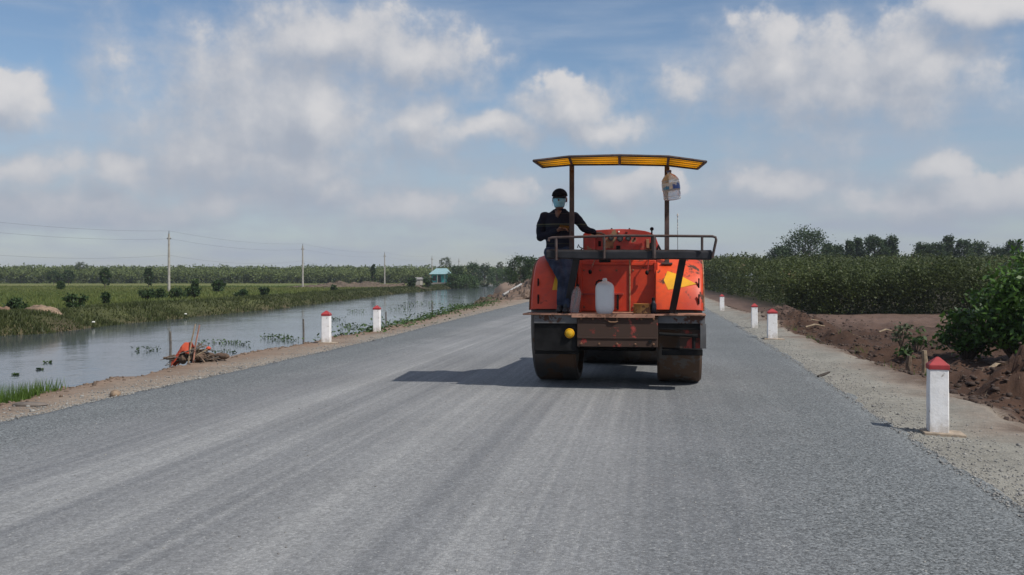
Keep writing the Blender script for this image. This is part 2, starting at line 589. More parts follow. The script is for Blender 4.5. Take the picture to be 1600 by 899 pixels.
def mat_road():
    m = NT('chip_seal')
    # coordinates along and across the road
    mp = m.N.new('ShaderNodeMapping'); mp.vector_type = 'POINT'
    m.set(mp.inputs['Vector'], m.pos); mp.inputs['Rotation'].default_value = (0, 0, math.radians(8.4))
    sp = m.N.new('ShaderNodeSeparateXYZ'); m.L.new(mp.outputs[0], sp.inputs[0])
    def st(sx, sy):
        return m.vscale(mp.outputs[0], (sx, sy, 1))
    bands = m.noise(st(1.0, .018), 1.25, 4, .6)
    fine = m.noise(st(6.5, .045), 1.4, 6, .68)
    chips = m.N.new('ShaderNodeTexVoronoi'); m.set(chips.inputs['Vector'], m.pos); chips.inputs['Scale'].default_value = 95
    chips2 = m.N.new('ShaderNodeTexVoronoi'); m.set(chips2.inputs['Vector'], m.pos); chips2.inputs['Scale'].default_value = 40
    patch = m.noise(m.pos, .35, 4)
    edge = m.attr('var', 'Fac')                 # 1 = loose dark chippings towards the road's edges
    edge = m.step(m.math('ADD', edge, m.math('MULTIPLY_ADD', m.noise(m.pos, .6, 4), .5, -.25)), .25, .85)
    worn = m.math('MULTIPLY_ADD', m.step(bands, .36, .66), .62, m.math('MULTIPLY', m.step(fine, .38, .72), .5), clamp=True)
    worn = m.math('MULTIPLY', worn, m.math('MULTIPLY_ADD', edge, -.8, 1.0))
    c = m.mix(worn, (.146, .151, .158), (.262, .264, .262))
    c = m.mix(m.math('MULTIPLY', m.step(fine, .66, .80), m.math('MULTIPLY_ADD', edge, -.36, .36)), c, (.35, .335, .305))
    c = m.mix(m.math('MULTIPLY', edge, .7), c, (.124, .136, .138))
    sep = m.N.new('ShaderNodeSeparateColor'); m.L.new(chips.outputs['Color'], sep.inputs[0])
    sep2 = m.N.new('ShaderNodeSeparateColor'); m.L.new(chips2.outputs['Color'], sep2.inputs[0])
    spk = m.math('MULTIPLY_ADD', sep.outputs[0], m.math('MULTIPLY_ADD', edge, 1.0, .4), m.math('MULTIPLY_ADD', edge, -.5, .8))
    spk = m.math('MULTIPLY', spk, m.math('MULTIPLY_ADD', sep2.outputs[1], .3, .85))
    spk = m.math('MULTIPLY', spk, m.math('MULTIPLY_ADD', patch, .5, .75))
    c = m.mix(1.0, c, m.grey(spk), 'MULTIPLY')
    c = m.mix(m.math('MULTIPLY', m.step(sep.outputs[1], .975, .985), .5), c, (.42, .42, .40))
    m.base(c)
    m.rough(.82); m.b.inputs['Specular IOR Level'].default_value = .35
    m.bump(m.math('MULTIPLY_ADD', chips.outputs['Distance'], -1.0, m.math('MULTIPLY', chips2.outputs['Distance'], -.5)), 0.45, .008)
    return m.mat


def build_road():
    ys = np.concatenate([np.arange(-40, 3, 1.0), np.arange(3, 40, .07), np.arange(40, 120, .6), np.arange(120, 700, 10)])
    nx = 34
    V = []; E = []
    for y in ys:
        l = float(road_l(y)); r = float(road_r(y))
        jl = float(fbm(np.array([y]), np.array([0.3]), 2.6, 4, 101)[0]) * .22; jr = float(fbm(np.array([y]), np.array([7.7]), 2.6, 4, 103)[0]) * .22
        l += jl; r += jr
        V.append((l - .05, y, -.03))
        E.append(1)
        for k in range(nx):
            t = k / (nx - 1); x = l + (r - l) * t
            zc = .03 * (1 - (2 * t - 1) ** 2) + .012
            V.append((x, y, zc + (.012 if 0 < k < nx - 1 else 0)))
            e = max(1 - (x - l) / 2.9, 1 - (r - x) / 3.9)
            E.append(min(1, max(0, e)))
        V.append((r + .05, y, -.03)); E.append(1)
    w = nx + 2
    i, j = np.meshgrid(np.arange(len(ys) - 1), np.arange(w - 1), indexing='ij')
    i = i.ravel(); j = j.ravel()
    faces = np.stack([i * w + j, i * w + j + 1, (i + 1) * w + j + 1, (i + 1) * w + j], 1)
    o = np_mesh('road', V, faces, mat_road(), attr=E, smooth=True)
    tag(o, kind='structure')


build_road()
ROAD_Z = .05


def build_water():
    m = NT('canal_water')
    m.base((.055, .066, .078)); m.rough(.085)
    m.b.inputs['IOR'].default_value = 1.33
    co = m.vscale(m.pos, (1.0, .7, 1))
    n = m.math('MULTIPLY_ADD', m.noise(co, 3.2, 4), 1.0, m.math('MULTIPLY', m.noise(co, .45, 3), 1.6))
    calm = m.step(m.noise(m.vscale(m.pos, (.12, .05, 1)), 1.0, 3), .38, .62)
    m.bump(m.math('MULTIPLY', n, m.math('MULTIPLY_ADD', calm, .8, .2)), 0.26, .05)
    ys = np.concatenate([np.arange(-60, 60, 4.0), np.arange(60, 430, 10.0)])
    V = []
    for y in ys:
        V.append((float(far_b(y)) - 2.5, y, WATER_Z)); V.append((float(sh_l(y)) + .2, y, WATER_Z))
    faces = [(2 * i, 2 * i + 1, 2 * i + 3, 2 * i + 2) for i in range(len(ys) - 1)]
    o = np_mesh('canal_water', V, faces, m.mat)
    tag(o, kind='structure')


build_water()

# ------------------------------------------------------------------ vegetation helpers
def leaf_quads(cent, size, rng, up=.35, aspect=.55, droop=0.0, norm=None):
    """one folded-diamond quad per leaf -> verts (4n,3)"""
    n = len(cent)
    nrm = rng.normal(size=(n, 3)); nrm /= np.linalg.norm(nrm, axis=1)[:, None]
    nrm[:, 2] += up * 2
    if norm is not None: nrm += norm * .8
    nrm /= np.linalg.norm(nrm, axis=1)[:, None]
    a = np.cross(nrm, rng.normal(size=(n, 3))); a /= np.linalg.norm(a, axis=1)[:, None] + 1e-9
    a[:, 2] -= droop; a /= np.linalg.norm(a, axis=1)[:, None]
    b = np.cross(nrm, a)
    s = (size * rng.uniform(.65, 1.3, n))[:, None]
    v = np.empty((n, 4, 3))
    v[:, 0] = cent - a * s * .5
    v[:, 1] = cent + b * s * aspect * .5 + a * s * .02
    v[:, 2] = cent + a * s * .5
    v[:, 3] = cent - b * s * aspect * .5 + a * s * .02
    return v.reshape(-1, 3)


def quad_faces(n):
    return np.arange(4 * n).reshape(n, 4)


def blades(px, py, pz, h, w, rng, lean=.25):
    """grass blades, one triangle each"""
    n = len(px)
    a = rng.uniform(0, 2 * np.pi, n); la = rng.uniform(0, 2 * np.pi, n); ln = rng.uniform(0, lean, n) * h
    v = np.empty((n, 3, 3))
    dx, dy = np.cos(a) * w * .5, np.sin(a) * w * .5
    v[:, 0] = np.stack([px - dx, py - dy, pz], 1); v[:, 1] = np.stack([px + dx, py + dy, pz], 1)
    v[:, 2] = np.stack([px + np.cos(la) * ln, py + np.sin(la) * ln, pz + h], 1)
    return v.reshape(-1, 3)


M_BARK = simple('bark', (.10, .075, .055), .9, .4, 9, bump=.4)
M_BARKG = simple('pale_bark', (.22, .19, .16), .9, .4, 9, bump=.4)
M_LEAF_D = leafmat('leaf_dark', (.016, .034, .012), (.055, .10, .028))
M_LEAF_T = leafmat('leaf_tall', (.022, .042, .018), (.070, .112, .042))
M_LEAF_M = leafmat('leaf_mid', (.028, .055, .016), (.085, .15, .035))
M_LEAF_P = leafmat('leaf_plantation', (.026, .040, .011), (.098, .124, .030), warm=(.14, .10, .04))
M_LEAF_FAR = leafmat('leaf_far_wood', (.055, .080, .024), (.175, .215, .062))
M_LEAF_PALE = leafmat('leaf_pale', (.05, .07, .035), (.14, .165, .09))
M_LEAF_B = leafmat('leaf_bright', (.022, .052, .011), (.10, .20, .032), rough=.4)
M_REED = leafmat('reed', (.034, .044, .013), (.095, .115, .034), warm=(.17, .12, .06))
M_GRASS = leafmat('grass_blade', (.045, .085, .014), (.12, .20, .035))


def tree(name, label, x, y, h, cr, n=900, leaf=.3, mat=None, base=None, trunk_h=.35, shape='round', group=None, cat='tree', clumps=12, bark=None, seed=0, fine=False):
    """trunk with limbs, crown of leaf clumps at the limb ends"""
    rng = np.random.default_rng(seed * 77 + int(abs(x) * 13 + y * 7))
    zb = hz(x, y) if base is None else base
    root = empty(name, (x, y, zb - .03))
    tag(root, label, cat, group)
    mb = MB()
    tr = max(.025, h * .018)
    top = h * (.86 if shape != 'shrub' else .5)
    path = []; rads = []
    ph = rng.uniform(0, 6.28)
    for k in range(7):
        t = k / 6
        path.append((math.sin(ph + t * 3) * h * .03 * t, math.cos(ph + t * 2.3) * h * .03 * t, top * t)); rads.append(tr * (1 - .85 * t))
    if shape != 'shrub': mb.tube(path, rads, 6)
    cs = []
    for k in range(clumps):
        t = (k + .5) / clumps
        if shape == 'round':
            zz = h * (trunk_h + (1 - trunk_h) * (t ** .8) * .93)
            q = (zz / h - trunk_h) / (1 - trunk_h)
            rr = cr * math.sqrt(max(.05, 1 - (2 * q - .85) ** 2 * .85)) * rng.uniform(.35, .85)
        elif shape == 'column':
            zz = h * (trunk_h + (1 - trunk_h) * t * .95); rr = cr * (1 - .65 * t) * rng.uniform(.3, .8)
        else:
            zz = h * rng.uniform(.18, .85); rr = cr * rng.uniform(.1, .8) * math.sqrt(max(.1, 1 - (zz / h - .3) ** 2 * 1.3))
        a = k * 2.4 + rng.uniform(-.5, .5)
        c = np.array([math.cos(a) * rr, math.sin(a) * rr, zz])
        s = cr * rng.uniform(.26, .46) * (1.0 if shape != 'column' else .8) * (.60 if fine else 1)
        if fine and shape == 'round': c[:2] *= 1.15
        cs.append((c, s))
        if shape == 'shrub':
            mb.tube([(0, 0, 0), tuple(c * .55 + np.array([0, 0, .05 * h])), tuple(c)], [tr, tr * .6, tr * .2], 5)
        else:
            i = min(5, max(1, int((zz / top) * 6 - 1)))
            p0 = path[i]
            mid = [(p0[q] + c[q]) / 2 + (0, 0, .06 * h)[q] * .4 for q in range(3)]
            mb.tube([p0, mid, tuple(c)], [rads[i] * .55, rads[i] * .35, rads[i] * .12], 5)
    mb.build('trunk', bark or M_BARK, root, smooth=True)
    pts = []; nr = []
    wts = np.array([s ** 2 for _, s in cs]); wts /= wts.sum()
    for (c, s), wt in zip(cs, wts):
        m_ = max(8, int(n * wt))
        d = rng.normal(size=(m_, 3)); d /= np.linalg.norm(d, axis=1)[:, None]
        rad = s * rng.uniform(.25, 1.08, m_) ** .6
        p = d * rad[:, None] * np.array([1, 1, .72]) + c
        if fine: p = rng.normal(size=(m_, 3)) * s * np.array([.62, .62, .5]) + c
        pts.append(p); nr.append(d)
    pts = np.concatenate(pts); nr = np.concatenate(nr)
    k = pts[:, 2] > .04 * h
    pts = pts[k]; nr = nr[k]
    v = leaf_quads(pts, leaf, rng, norm=nr)
    var = np.repeat(rng.uniform(0, 1, len(pts)), 4)
    np_mesh('crown', v, quad_faces(len(pts)), mat or M_LEAF_M, root, attr=var)
    return root


def px_tree(name, label, u, vtop, d, wpx, **kw):
    x = (u - 800) / F * d
    zb = hz(x, d)
    h = CAM_H + (434 - vtop) * d / F - zb
    return tree(name, label, x, d, h, wpx * .5 * d / F, **kw)


def canopy_mass(rng, xa, xb, y0, y1, top, lump, ztop_ref, n_top, n_face, leaf, zb, left_face=True, power=1.6):
    """leaves of a closed stand of young trees: its uneven canopy and its faces down to the ground"""
    def surf(x, y):
        return top(y) + (fbm(x, y, .22, 3, 139) * 1.5 + fbm(x, y, .6, 3, 141) * 2.1 + fbm(x, y, 1.6, 3, 143) * 1.3) * lump
    t = rng.uniform(0, 1, n_top)
    y = y0 + (y1 - y0) * t ** power
    x = xa(y) + (xb(y) - xa(y)) * rng.uniform(0, 1, n_top)
    z = zb + surf(x, y) - np.abs(rng.normal(size=n_top)) * .40 * lump + np.abs(rng.normal(size=n_top)) * .14 * lump
    # front and side faces
    xf = xa(np.full(n_face, y0)) + (xb(np.full(n_face, y0 + 2)) - xa(np.full(n_face, y0))) * rng.uniform(0, 1, n_face)
    yf = y0 + (fbm(xf, xf * 0 + 3.3, .35, 4, 151) + .4) * 4.0 * lump + np.abs(rng.normal(size=n_face)) * .8 * lump
    if left_face:
        k = rng.uniform(0, 1, n_face) < .45
        yl = y0 + (y1 - y0) * rng.uniform(0, 1, n_face) ** 1.3
        xl = xa(yl) + (fbm(yl, yl * 0 + 9.1, .35, 4, 153) + .4) * 3.5 * lump + np.abs(rng.normal(size=n_face)) * .8 * lump
        xf = np.where(k, xl, xf); yf = np.where(k, yl, yf)
    # rounded shoulder: leaves high up stand a little farther in
    q = rng.uniform(0.0, 1.0, n_face) ** .85
    yf = yf + np.clip(q - .45, 0, 1) ** 2 * 3.2 * lump
    zf = zb + q * surf(xf, yf) * (1 + .04 * rng.normal(size=n_face))
    P = np.concatenate([np.stack([x, y, z], 1), np.stack([xf, yf, zf], 1)])
    S = leaf * (P[:, 1] / y0) ** .85
    return P, S


def build_plantation():
    """right: dense young plantation that reads as one mass"""
    rng = np.random.default_rng(3)
    P, S = canopy_mass(rng, lambda y: 14.9 + .145 * (y - 50), lambda y: y * .60 + 5, 49.5, 235, lambda y: 1.75 + (y - 50) * .034 - np.clip(y - 110, 0, 200) * .020, 1.0, 0, 190000, 75000, .14, -.5, power=2.1)
    v = leaf_quads(P, S, rng, up=.35)
    o = np_mesh('plantation', v, quad_faces(len(P)), M_LEAF_P, attr=np.repeat(np.clip(rng.uniform(0, 1, len(P)) * .6 + .8 * (fbm(P[:, 0], P[:, 1], .3, 3, 161) + .25), 0, 1), 4))
    tag(o, 'dense dark green young plantation filling the land beyond the dug soil', 'plantation', kind='stuff')


def build_far_wood():
    """left: belt of trees along the end of the rice field, one mass"""
    rng = np.random.default_rng(5)
    P, S = canopy_mass(rng, lambda y: y * 0 - 250.0, lambda y: y * 0 - 14.0, 281, 345, lambda y: 3.1 + (y - 283) * .030, 1.7, 0, 70000, 50000, .55, -.32, left_face=False, power=1.2)
    Q = []; T = []
    # the wood goes on behind the canal's end and far to the left, lower on the horizon
    for y0, x0, x1, hh in ((520, -420, 60, 7.6), (430, -20, 40, 6.5)):
        x = x0
        while x < x1:
            m_ = 110; h = hh * (1 + rng.normal() * .08)
            d = rng.normal(size=(m_, 3)); d /= np.linalg.norm(d, axis=1)[:, None]
            zc = rng.uniform(.1, 1, m_); rad = 3.0 * rng.uniform(.4, 1, m_)
            Q.append(np.stack([x + d[:, 0] * rad, y0 + d[:, 1] * rad, -.4 + zc * h], 1))
            T.append(np.full(m_, 1.2)); x += 3.2
    P = np.concatenate([P] + Q); S = np.concatenate([S] + T)
    v = leaf_quads(P, S, rng, aspect=.7)
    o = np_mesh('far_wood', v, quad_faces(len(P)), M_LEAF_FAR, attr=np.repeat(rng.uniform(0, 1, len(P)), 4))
    tag(o, 'long belt of light green trees across the end of the rice field', 'wood', kind='stuff')


def build_reeds():
    rng = np.random.default_rng(9)
    n = 70000
    y = 36 + (260 - 36) * rng.uniform(0, 1, n) ** 2.2
    off = rng.uniform(-.2, 1, n) ** 1.0 * 5.0
    x = far_b(y) + .5 - off
    z = height(x, y)
    cl = .55 + 1.5 * np.clip(fbm(x, y, .45, 3, 7) + .25, 0, 1)
    h = rng.uniform(.10, .33, n) * cl * (1 - .35 * np.clip(off / 5, 0, 1))
    k = z > WATER_Z - .25
    v = blades(x[k], y[k], z[k] - .05, h[k], .05 + y[k] * .0007, rng, .9)
    m_ = k.sum()
    var = np.repeat(np.clip(rng.uniform(0, 1, m_) * .7 + .3 * (off[k] / 5), 0, 1), 3)
    o = np_mesh('reeds', v, np.arange(3 * m_).reshape(m_, 3), M_REED, attr=var)
    tag(o, 'rough brownish green reeds and grass along the far canal bank', 'reeds', kind='stuff')
    # rice: short blades over the nearer field
    n = 60000
    y = 40 + 150 * rng.uniform(0, 1, n) ** 1.4
    x = far_b(y) - 6 - rng.uniform(0, 1, n) * (y * .55)
    z = height(x, y)
    v = blades(x, y, z - .02, rng.uniform(.15, .32, n), .06 + y * .0012, rng, .5)
    o = np_mesh('rice_crop', v, np.arange(3 * n).reshape(n, 3), leafmat('rice', (.055, .110, .022), (.155, .165, .046)), attr=np.repeat(np.clip(rng.uniform(0, .5, n) + .25 + 2.2 * fbm(x * .25, y, .035, 3, 95), 0, 1), 3))
    tag(o, 'low yellow green rice crop in the flat field beyond the canal', 'crop', kind='stuff')


def build_near_bank_green():
    rng = np.random.default_rng(12)
    P = []
    # creeping plants between verge and water from the second post onwards
    for k in range(150):
        y = 24 + 34 * rng.uniform(0, 1) ** .8
        x = float(sh_l(y)) - .15 - abs(rng.normal()) * .55
        w = .25 + .3 * rng.uniform()
        m_ = 55
        z = max(hz(x, y), WATER_Z)
        P.append(np.stack([x + rng.normal(size=m_) * w, y + rng.normal(size=m_) * w, z + rng.uniform(.0, .38, m_) * rng.uniform(.4, 1)], 1))
    P = np.concatenate(P)
    P[:, 2] = np.maximum(P[:, 2], height(P[:, 0], P[:, 1]) + .02)
    v = leaf_quads(P, .11, rng, up=.6)
    o = np_mesh('bank_creepers', v, quad_faces(len(P)), M_LEAF_M, attr=np.repeat(rng.uniform(0, 1, len(P)), 4))
    tag(o, 'low green creeping plants along the near edge of the canal', 'plants', kind='stuff')


build_plantation()
build_far_wood()
build_reeds()
build_near_bank_green()

# tall trees behind the plantation on the right: u, v of the top, distance, width in px, shape
TALL = [(1221, 383, 140, 34, 'round', 'low round tree at the left end of the tall tree row'),
        (1262, 357, 142, 62, 'round', 'tallest broad tree of the row behind the plantation'),
        (1291, 379, 150, 26, 'column', 'narrow tree just right of the tallest tree'),
        (1308, 381, 150, 26, 'round', 'short rounded tree in the gap right of the tallest tree'),
        (1328, 374, 146, 26, 'column', 'slim tree left of the paired pointed trees'),
        (1341, 370, 148, 24, 'column', 'pointed slim tree in the middle of the tall row'),
        (1366, 366, 145, 32, 'round', 'high oval tree right of the middle of the tall row'),
        (1380, 372, 152, 22, 'column', 'thin tree squeezed between two higher ones'),
        (1395, 367, 146, 30, 'column', 'pointed tree closing the right end of the first tall row'),
        (1443, 378, 150, 30, 'round', 'loose open tree starting the second tall row'),
        (1463, 377, 148, 28, 'round', 'dark rounded tree second in the right hand tall row'),
        (1482, 366, 150, 26, 'column', 'high slim tree with brownish crown in the right hand row'),
        (1504, 372, 146, 26, 'round', 'oval tree right of the brownish slim one'),
        (1527, 376, 150, 32, 'round', 'spreading tree in the middle of the right hand row'),
        (1560, 385, 152, 34, 'round', 'low flat tree beside the last dark tree'),
        (1583, 373, 144, 26, 'round', 'dark dense tree at the right edge of the picture')]
for i, (u, vt, d, w, shp, lab) in enumerate(TALL):
    px_tree('tall_tree', lab, u, vt, d, w * 1.35, n=int(2600 + w * 70), leaf=.31, mat=M_LEAF_T, trunk_h=.16, shape=shp, clumps=70, group='tall trees behind the plantation', seed=i, fine=True)

# trees in the rice field and beyond the wood
FIELD = [(84, 423, 225, 22, M_LEAF_D, 'dark rounded tree, left one of the pair before the wood'),
         (107, 422, 225, 20, M_LEAF_D, 'dark rounded tree, right one of the pair before the wood'),
         (164, 418, 145, 15, M_LEAF_D, 'slender dark tree in the field between the pair and the pole'),
         (232, 418, 160, 15, M_LEAF_D, 'slender dark tree just left of the nearest power pole'),
         (95, 440, 130, 11, M_LEAF_M, 'small sapling in the field below the dark pair'),
         (305, 437, 120, 12, M_LEAF_M, 'small sapling right of the nearest power pole'),
         (341, 438, 110, 20, M_LEAF_D, 'bushy small tree on the dyke between first and second pole'),
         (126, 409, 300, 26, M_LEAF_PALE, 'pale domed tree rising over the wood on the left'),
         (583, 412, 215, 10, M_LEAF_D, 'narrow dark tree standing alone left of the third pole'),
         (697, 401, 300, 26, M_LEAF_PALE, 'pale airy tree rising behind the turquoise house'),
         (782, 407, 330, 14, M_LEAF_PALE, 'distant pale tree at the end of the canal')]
for i, (u, vt, d, w, mt, lab) in enumerate(FIELD):
    px_tree('field_tree', lab, u, vt, d, w, n=1100, leaf=.22 + d * .0007, mat=mt, trunk_h=.2, clumps=30, group='trees about the rice field', seed=50 + i, fine=True)

CANAL_TREES = [(715, 414, 225, 30, M_LEAF_D, 'dark leafy tree beside the turquoise house'),
               (738, 409, 235, 30, M_LEAF_D, 'dark tree with ragged top on the canal bank'),
               (757, 411, 245, 26, M_LEAF_D, 'dark rounded tree over the narrow end of the canal'),
               (708, 428, 205, 24, M_LEAF_M, 'low green bush hanging to the water below the house'),
               (730, 430, 210, 36, M_LEAF_M, 'wide green bush touching the far canal water'),
               (776, 418, 270, 26, M_LEAF_M, 'green tree closing the view along the canal'),
               (795, 420, 250, 26, M_LEAF_M, 'green bushy tree left of the big roadside tree'),
               (812, 398, 118, 40, M_LEAF_D, 'big dark roadside tree beside the roller'),
               (836, 400, 122, 40, M_LEAF_D, 'dark roadside tree half hidden behind the roller')]
for i, (u, vt, d, w, mt, lab) in enumerate(CANAL_TREES):
    px_tree('canal_tree', lab, u, vt, d, w * 1.1, n=2200 if d > 130 else 3600, leaf=.36 if d > 130 else .22, mat=mt, trunk_h=.06, clumps=44, group='trees along the canal', seed=80 + i, fine=True)

SHRUBS = [(24, 465, 46, 30, 'dark shrub on the far bank at the left edge, beside the earth heap'),
          (115, 458, 50, 30, 'dark rounded shrub on the far bank right of the earth heap'),
          (165, 454, 60, 14, 'small upright shrub on the far bank'),
          (228, 449, 74, 26, 'broad dark shrub just left of the nearest power pole'),
          (250, 449, 76, 22, 'dark shrub touching the foot of the nearest power pole'),
          (277, 449, 78, 24, 'low shrub just right of the nearest power pole'),
          (303, 445, 80, 24, 'taller shrub, second to the right of the nearest pole'),
          (378, 452, 84, 20, 'lone low shrub on the bank halfway between the poles'),
          (412, 448, 90, 16, 'small shrub on the bank left of the second pole'),
          (521, 445, 120, 10, 'small round shrub on the bank right of the second pole'),
          (643, 434, 160, 14, 'dark shrub on the bank before the grey hut'),
          (668, 432, 175, 16, 'dark shrub on the bank left of the turquoise house')]
for i, (u, vt, d, w, lab) in enumerate(SHRUBS):
    px_tree('bank_shrub', lab, u, vt, d, w * 1.35, n=700, leaf=.10 + d * .0012, mat=M_LEAF_D, shape='shrub', clumps=22, cat='shrub', group='shrubs on the far bank', seed=120 + i, fine=True)

# big leafy bush at the right edge and its neighbours
for i, (x, y, h, r, n, lab) in enumerate([(10.9, 20.6, 2.3, 1.2, 6000, 'large bright leafy bush at the right edge above the soil bank'),
                                          (12.4, 21.8, 2.95, 1.55, 6500, 'taller leafy bush cut by the right edge of the picture'),
                                          (10.35, 21.8, 1.35, .75, 1800, 'lower leafy bush on the left flank of the large one'),
                                          (11.2, 18.9, 1.2, .85, 2000, 'low leafy bush in front of the large one')]):
    tree('leafy_bush', lab, x, y, h, r, n=n, leaf=.135, mat=M_LEAF_B, shape='shrub', clumps=46, cat='bush', group='leafy bushes at the right edge', seed=200 + i, fine=True)
for i, (u, v, d, h, lab) in enumerate([(1408, 505, 25, .75, 'thin wilting sapling lying over the dug soil'), (1432, 505, 24, .8, 'thin leafy sapling left of the large bush'),
                                       (1418, 540, 21, .6, 'small dark seedling before the wilting saplings')]):
    x = (u - 800) / F * d
    tree('soil_sapling', lab, x, d, h, .42, n=110, leaf=.13, mat=M_LEAF_PALE if i == 0 else M_LEAF_M, shape='shrub', clumps=7, cat='sapling', group='saplings on the dug soil', seed=230 + i)

# grass tuft at the lower left corner
def grass_tuft():
    rng = np.random.default_rng(31)
    n = 1500
    cx, cy = G(18, 624)
    x = cx - .25 + rng.normal(size=n) * .30; y = cy + .45 + rng.normal(size=n) * .28
    k = x < sh_l(y) + .12
    x, y = x[k], y[k]; n = len(x)
    z = height(x, y)
    z0 = np.maximum(z, -.35)
    v = blades(x, y, z0 - .02, rng.uniform(.08, .24, n) + np.clip(-.05 - z0, 0, .4), np.full(n, .012), rng, .45)
    o = np_mesh('grass_tuft', v, np.arange(3 * n).reshape(n, 3), M_GRASS, attr=np.repeat(rng.uniform(0, 1, n), 3))
    tag(o, 'bright green grass tuft at the water edge in the lower left corner', 'grass')


grass_tuft()

# ------------------------------------------------------------------ loose stones, clods
def stones(name, x, y, z, s, mat, rng, label, cat):
    n = len(x)
    base = np.array([(-1, -1, -.7), (1, -1, -.7), (1, 1, -.7), (-1, 1, -.7), (-.7, -.7, .8), (.7, -.7, .8), (.7, .7, .8), (-.7, .7, .8)]) * .5
    fc = np.array([(0, 3, 2, 1), (4, 5, 6, 7), (0, 1, 5, 4), (1, 2, 6, 5), (2, 3, 7, 6), (3, 0, 4, 7)])
    v = base[None] * rng.uniform(.6, 1.25, (n, 8, 3)) * s[:, None, None] * np.stack([rng.uniform(.7, 1.4, n), rng.uniform(.7, 1.4, n), rng.uniform(.4, .9, n)], 1)[:, None, :]
    a = rng.uniform(0, 6.28, n); c, q = np.cos(a)[:, None], np.sin(a)[:, None]
    vx = v[:, :, 0] * c - v[:, :, 1] * q; vy = v[:, :, 0] * q + v[:, :, 1] * c
    v = np.stack([vx + x[:, None], vy + y[:, None], v[:, :, 2] + (z + s * .18)[:, None]], 2)
    f = (fc[None] + (np.arange(n) * 8)[:, None, None]).reshape(-1, 4)
    o = np_mesh(name, v.reshape(-1, 3), f, mat, attr=np.repeat(rng.uniform(0, 1, n), 8))
    tag(o, label, cat, kind='stuff')
    return o


def stonemat(name, a, b):
    m = NT(name)
    c = m.mix(m.attr('var', 'Fac'), a, b)
    c = m.mix(m.math('MULTIPLY', m.noise(m.pos, 40, 3), .5), c, tuple(x * .6 for x in a))
    m.base(c); m.rough(.9); m.bump(m.noise(m.pos, 60, 4), .5, .01)
    return m.mat


def build_stones():
    rng = np.random.default_rng(41)
    M = stonemat('stone_chips', (.16, .155, .15), (.40, .39, .36))
    n = 7000
    y = 5 + 35 * rng.uniform(0, 1, n) ** 1.6
    x = road_r(y) + np.abs(rng.normal(size=n)) * .42 - .10
    s = rng.uniform(.006, .019, n) * (1 + (rng.uniform(0, 1, n) > .985) * 1.2)
    n2 = 6000
    y2 = 8 + 36 * rng.uniform(0, 1, n2) ** 1.6
    x2 = road_l(y2) - np.abs(rng.normal(size=n2)) * .40 + .08
    s2 = rng.uniform(.008, .024, n2) * (1 + (rng.uniform(0, 1, n2) > .98) * 1.3)
    X = np.concatenate([x, x2]); Y = np.concatenate([y, y2]); S = np.concatenate([s, s2])
    Z = np.maximum(height(X, Y), np.where((X > road_l(Y)) & (X < road_r(Y)), .02, -9))
    stones('stone_chippings', X, Y, Z, S, M, rng, 'loose pale stone chippings along both edges of the road', 'gravel')
    # a few scattered on the carriageway
    n = 500
    y = 4 + 26 * rng.uniform(0, 1, n) ** 1.3
    t = rng.uniform(.02, .98, n); x = road_l(y) + (road_r(y) - road_l(y)) * t
    stones('road_pebbles', x, y, np.full(n, .024) + .03 * (1 - (2 * t - 1) ** 2), rng.uniform(.006, .014, n), M, rng, 'tiny pale pebbles strewn over the grey road surface', 'gravel')
    # clods on the dug ground right, and on the near bank's lip left
    n = 5200
    y = 8 + 42 * rng.uniform(0, 1, n) ** 1.5
    x = sh_r(y) + .1 + np.abs(rng.normal(size=n)) * 2.4
    X = x; Y = y
    S = rng.uniform(.02, .085, n) * (1 + (rng.uniform(0, 1, n) > .97) * .8)
    stones('soil_clods', X, Y, height(X, Y) - S * .1, S, stonemat('clod', (.04, .025, .019), (.11, .072, .054)), rng, 'dark brown clods of dug soil beside the right verge', 'soil')
    n = 1400
    y = 9 + 45 * rng.uniform(0, 1, n) ** 1.4
    x = sh_l(y) + rng.normal(size=n) * .16
    S = rng.uniform(.015, .05, n)
    stones('bank_rubble', x, y, height(x, y) - S * .1, S, stonemat('rubble', (.10, .07, .05), (.27, .2, .15)), rng, 'small brown rubble along the lip of the canal bank', 'rubble')


build_stones()


def build_litter():
    rng = np.random.default_rng(71)
    n = 900
    y = 8 + 36 * rng.uniform(0, 1, n) ** 1.5
    x = sh_r(y) - .1 + np.abs(rng.normal(size=n)) * 1.8
    v = blades(x, y, height(x, y) + .02, rng.uniform(.02, .09, n), np.full(n, .008) + y * .0003, rng, 3.5)
    o = np_mesh('dry_litter', v, np.arange(3 * n).reshape(n, 3), leafmat('litter', (.10, .07, .045), (.30, .23, .15)), attr=np.repeat(rng.uniform(0, 1, n), 3))
    tag(o, 'dry roots and stalk litter strewn over the dug soil', 'litter', kind='stuff')
    n = 420
    cl = rng.integers(0, 14, n)
    cy = 11 + 22 * rng.uniform(0, 1, 14); cx = sh_r(cy) + .2 + rng.uniform(0, 2.2, 14)
    x = cx[cl] + rng.normal(size=n) * .10; y = cy[cl] + rng.normal(size=n) * .12
    v = blades(x, y, height(x, y) - .01, rng.uniform(.05, .2, n), np.full(n, .012), rng, .8)
    o = np_mesh('soil_weeds', v, np.arange(3 * n).reshape(n, 3), M_GRASS, attr=np.repeat(rng.uniform(0, 1, n), 3))
    tag(o, 'sparse green weeds sprouting on the dug soil', 'weeds', kind='stuff')


build_litter()


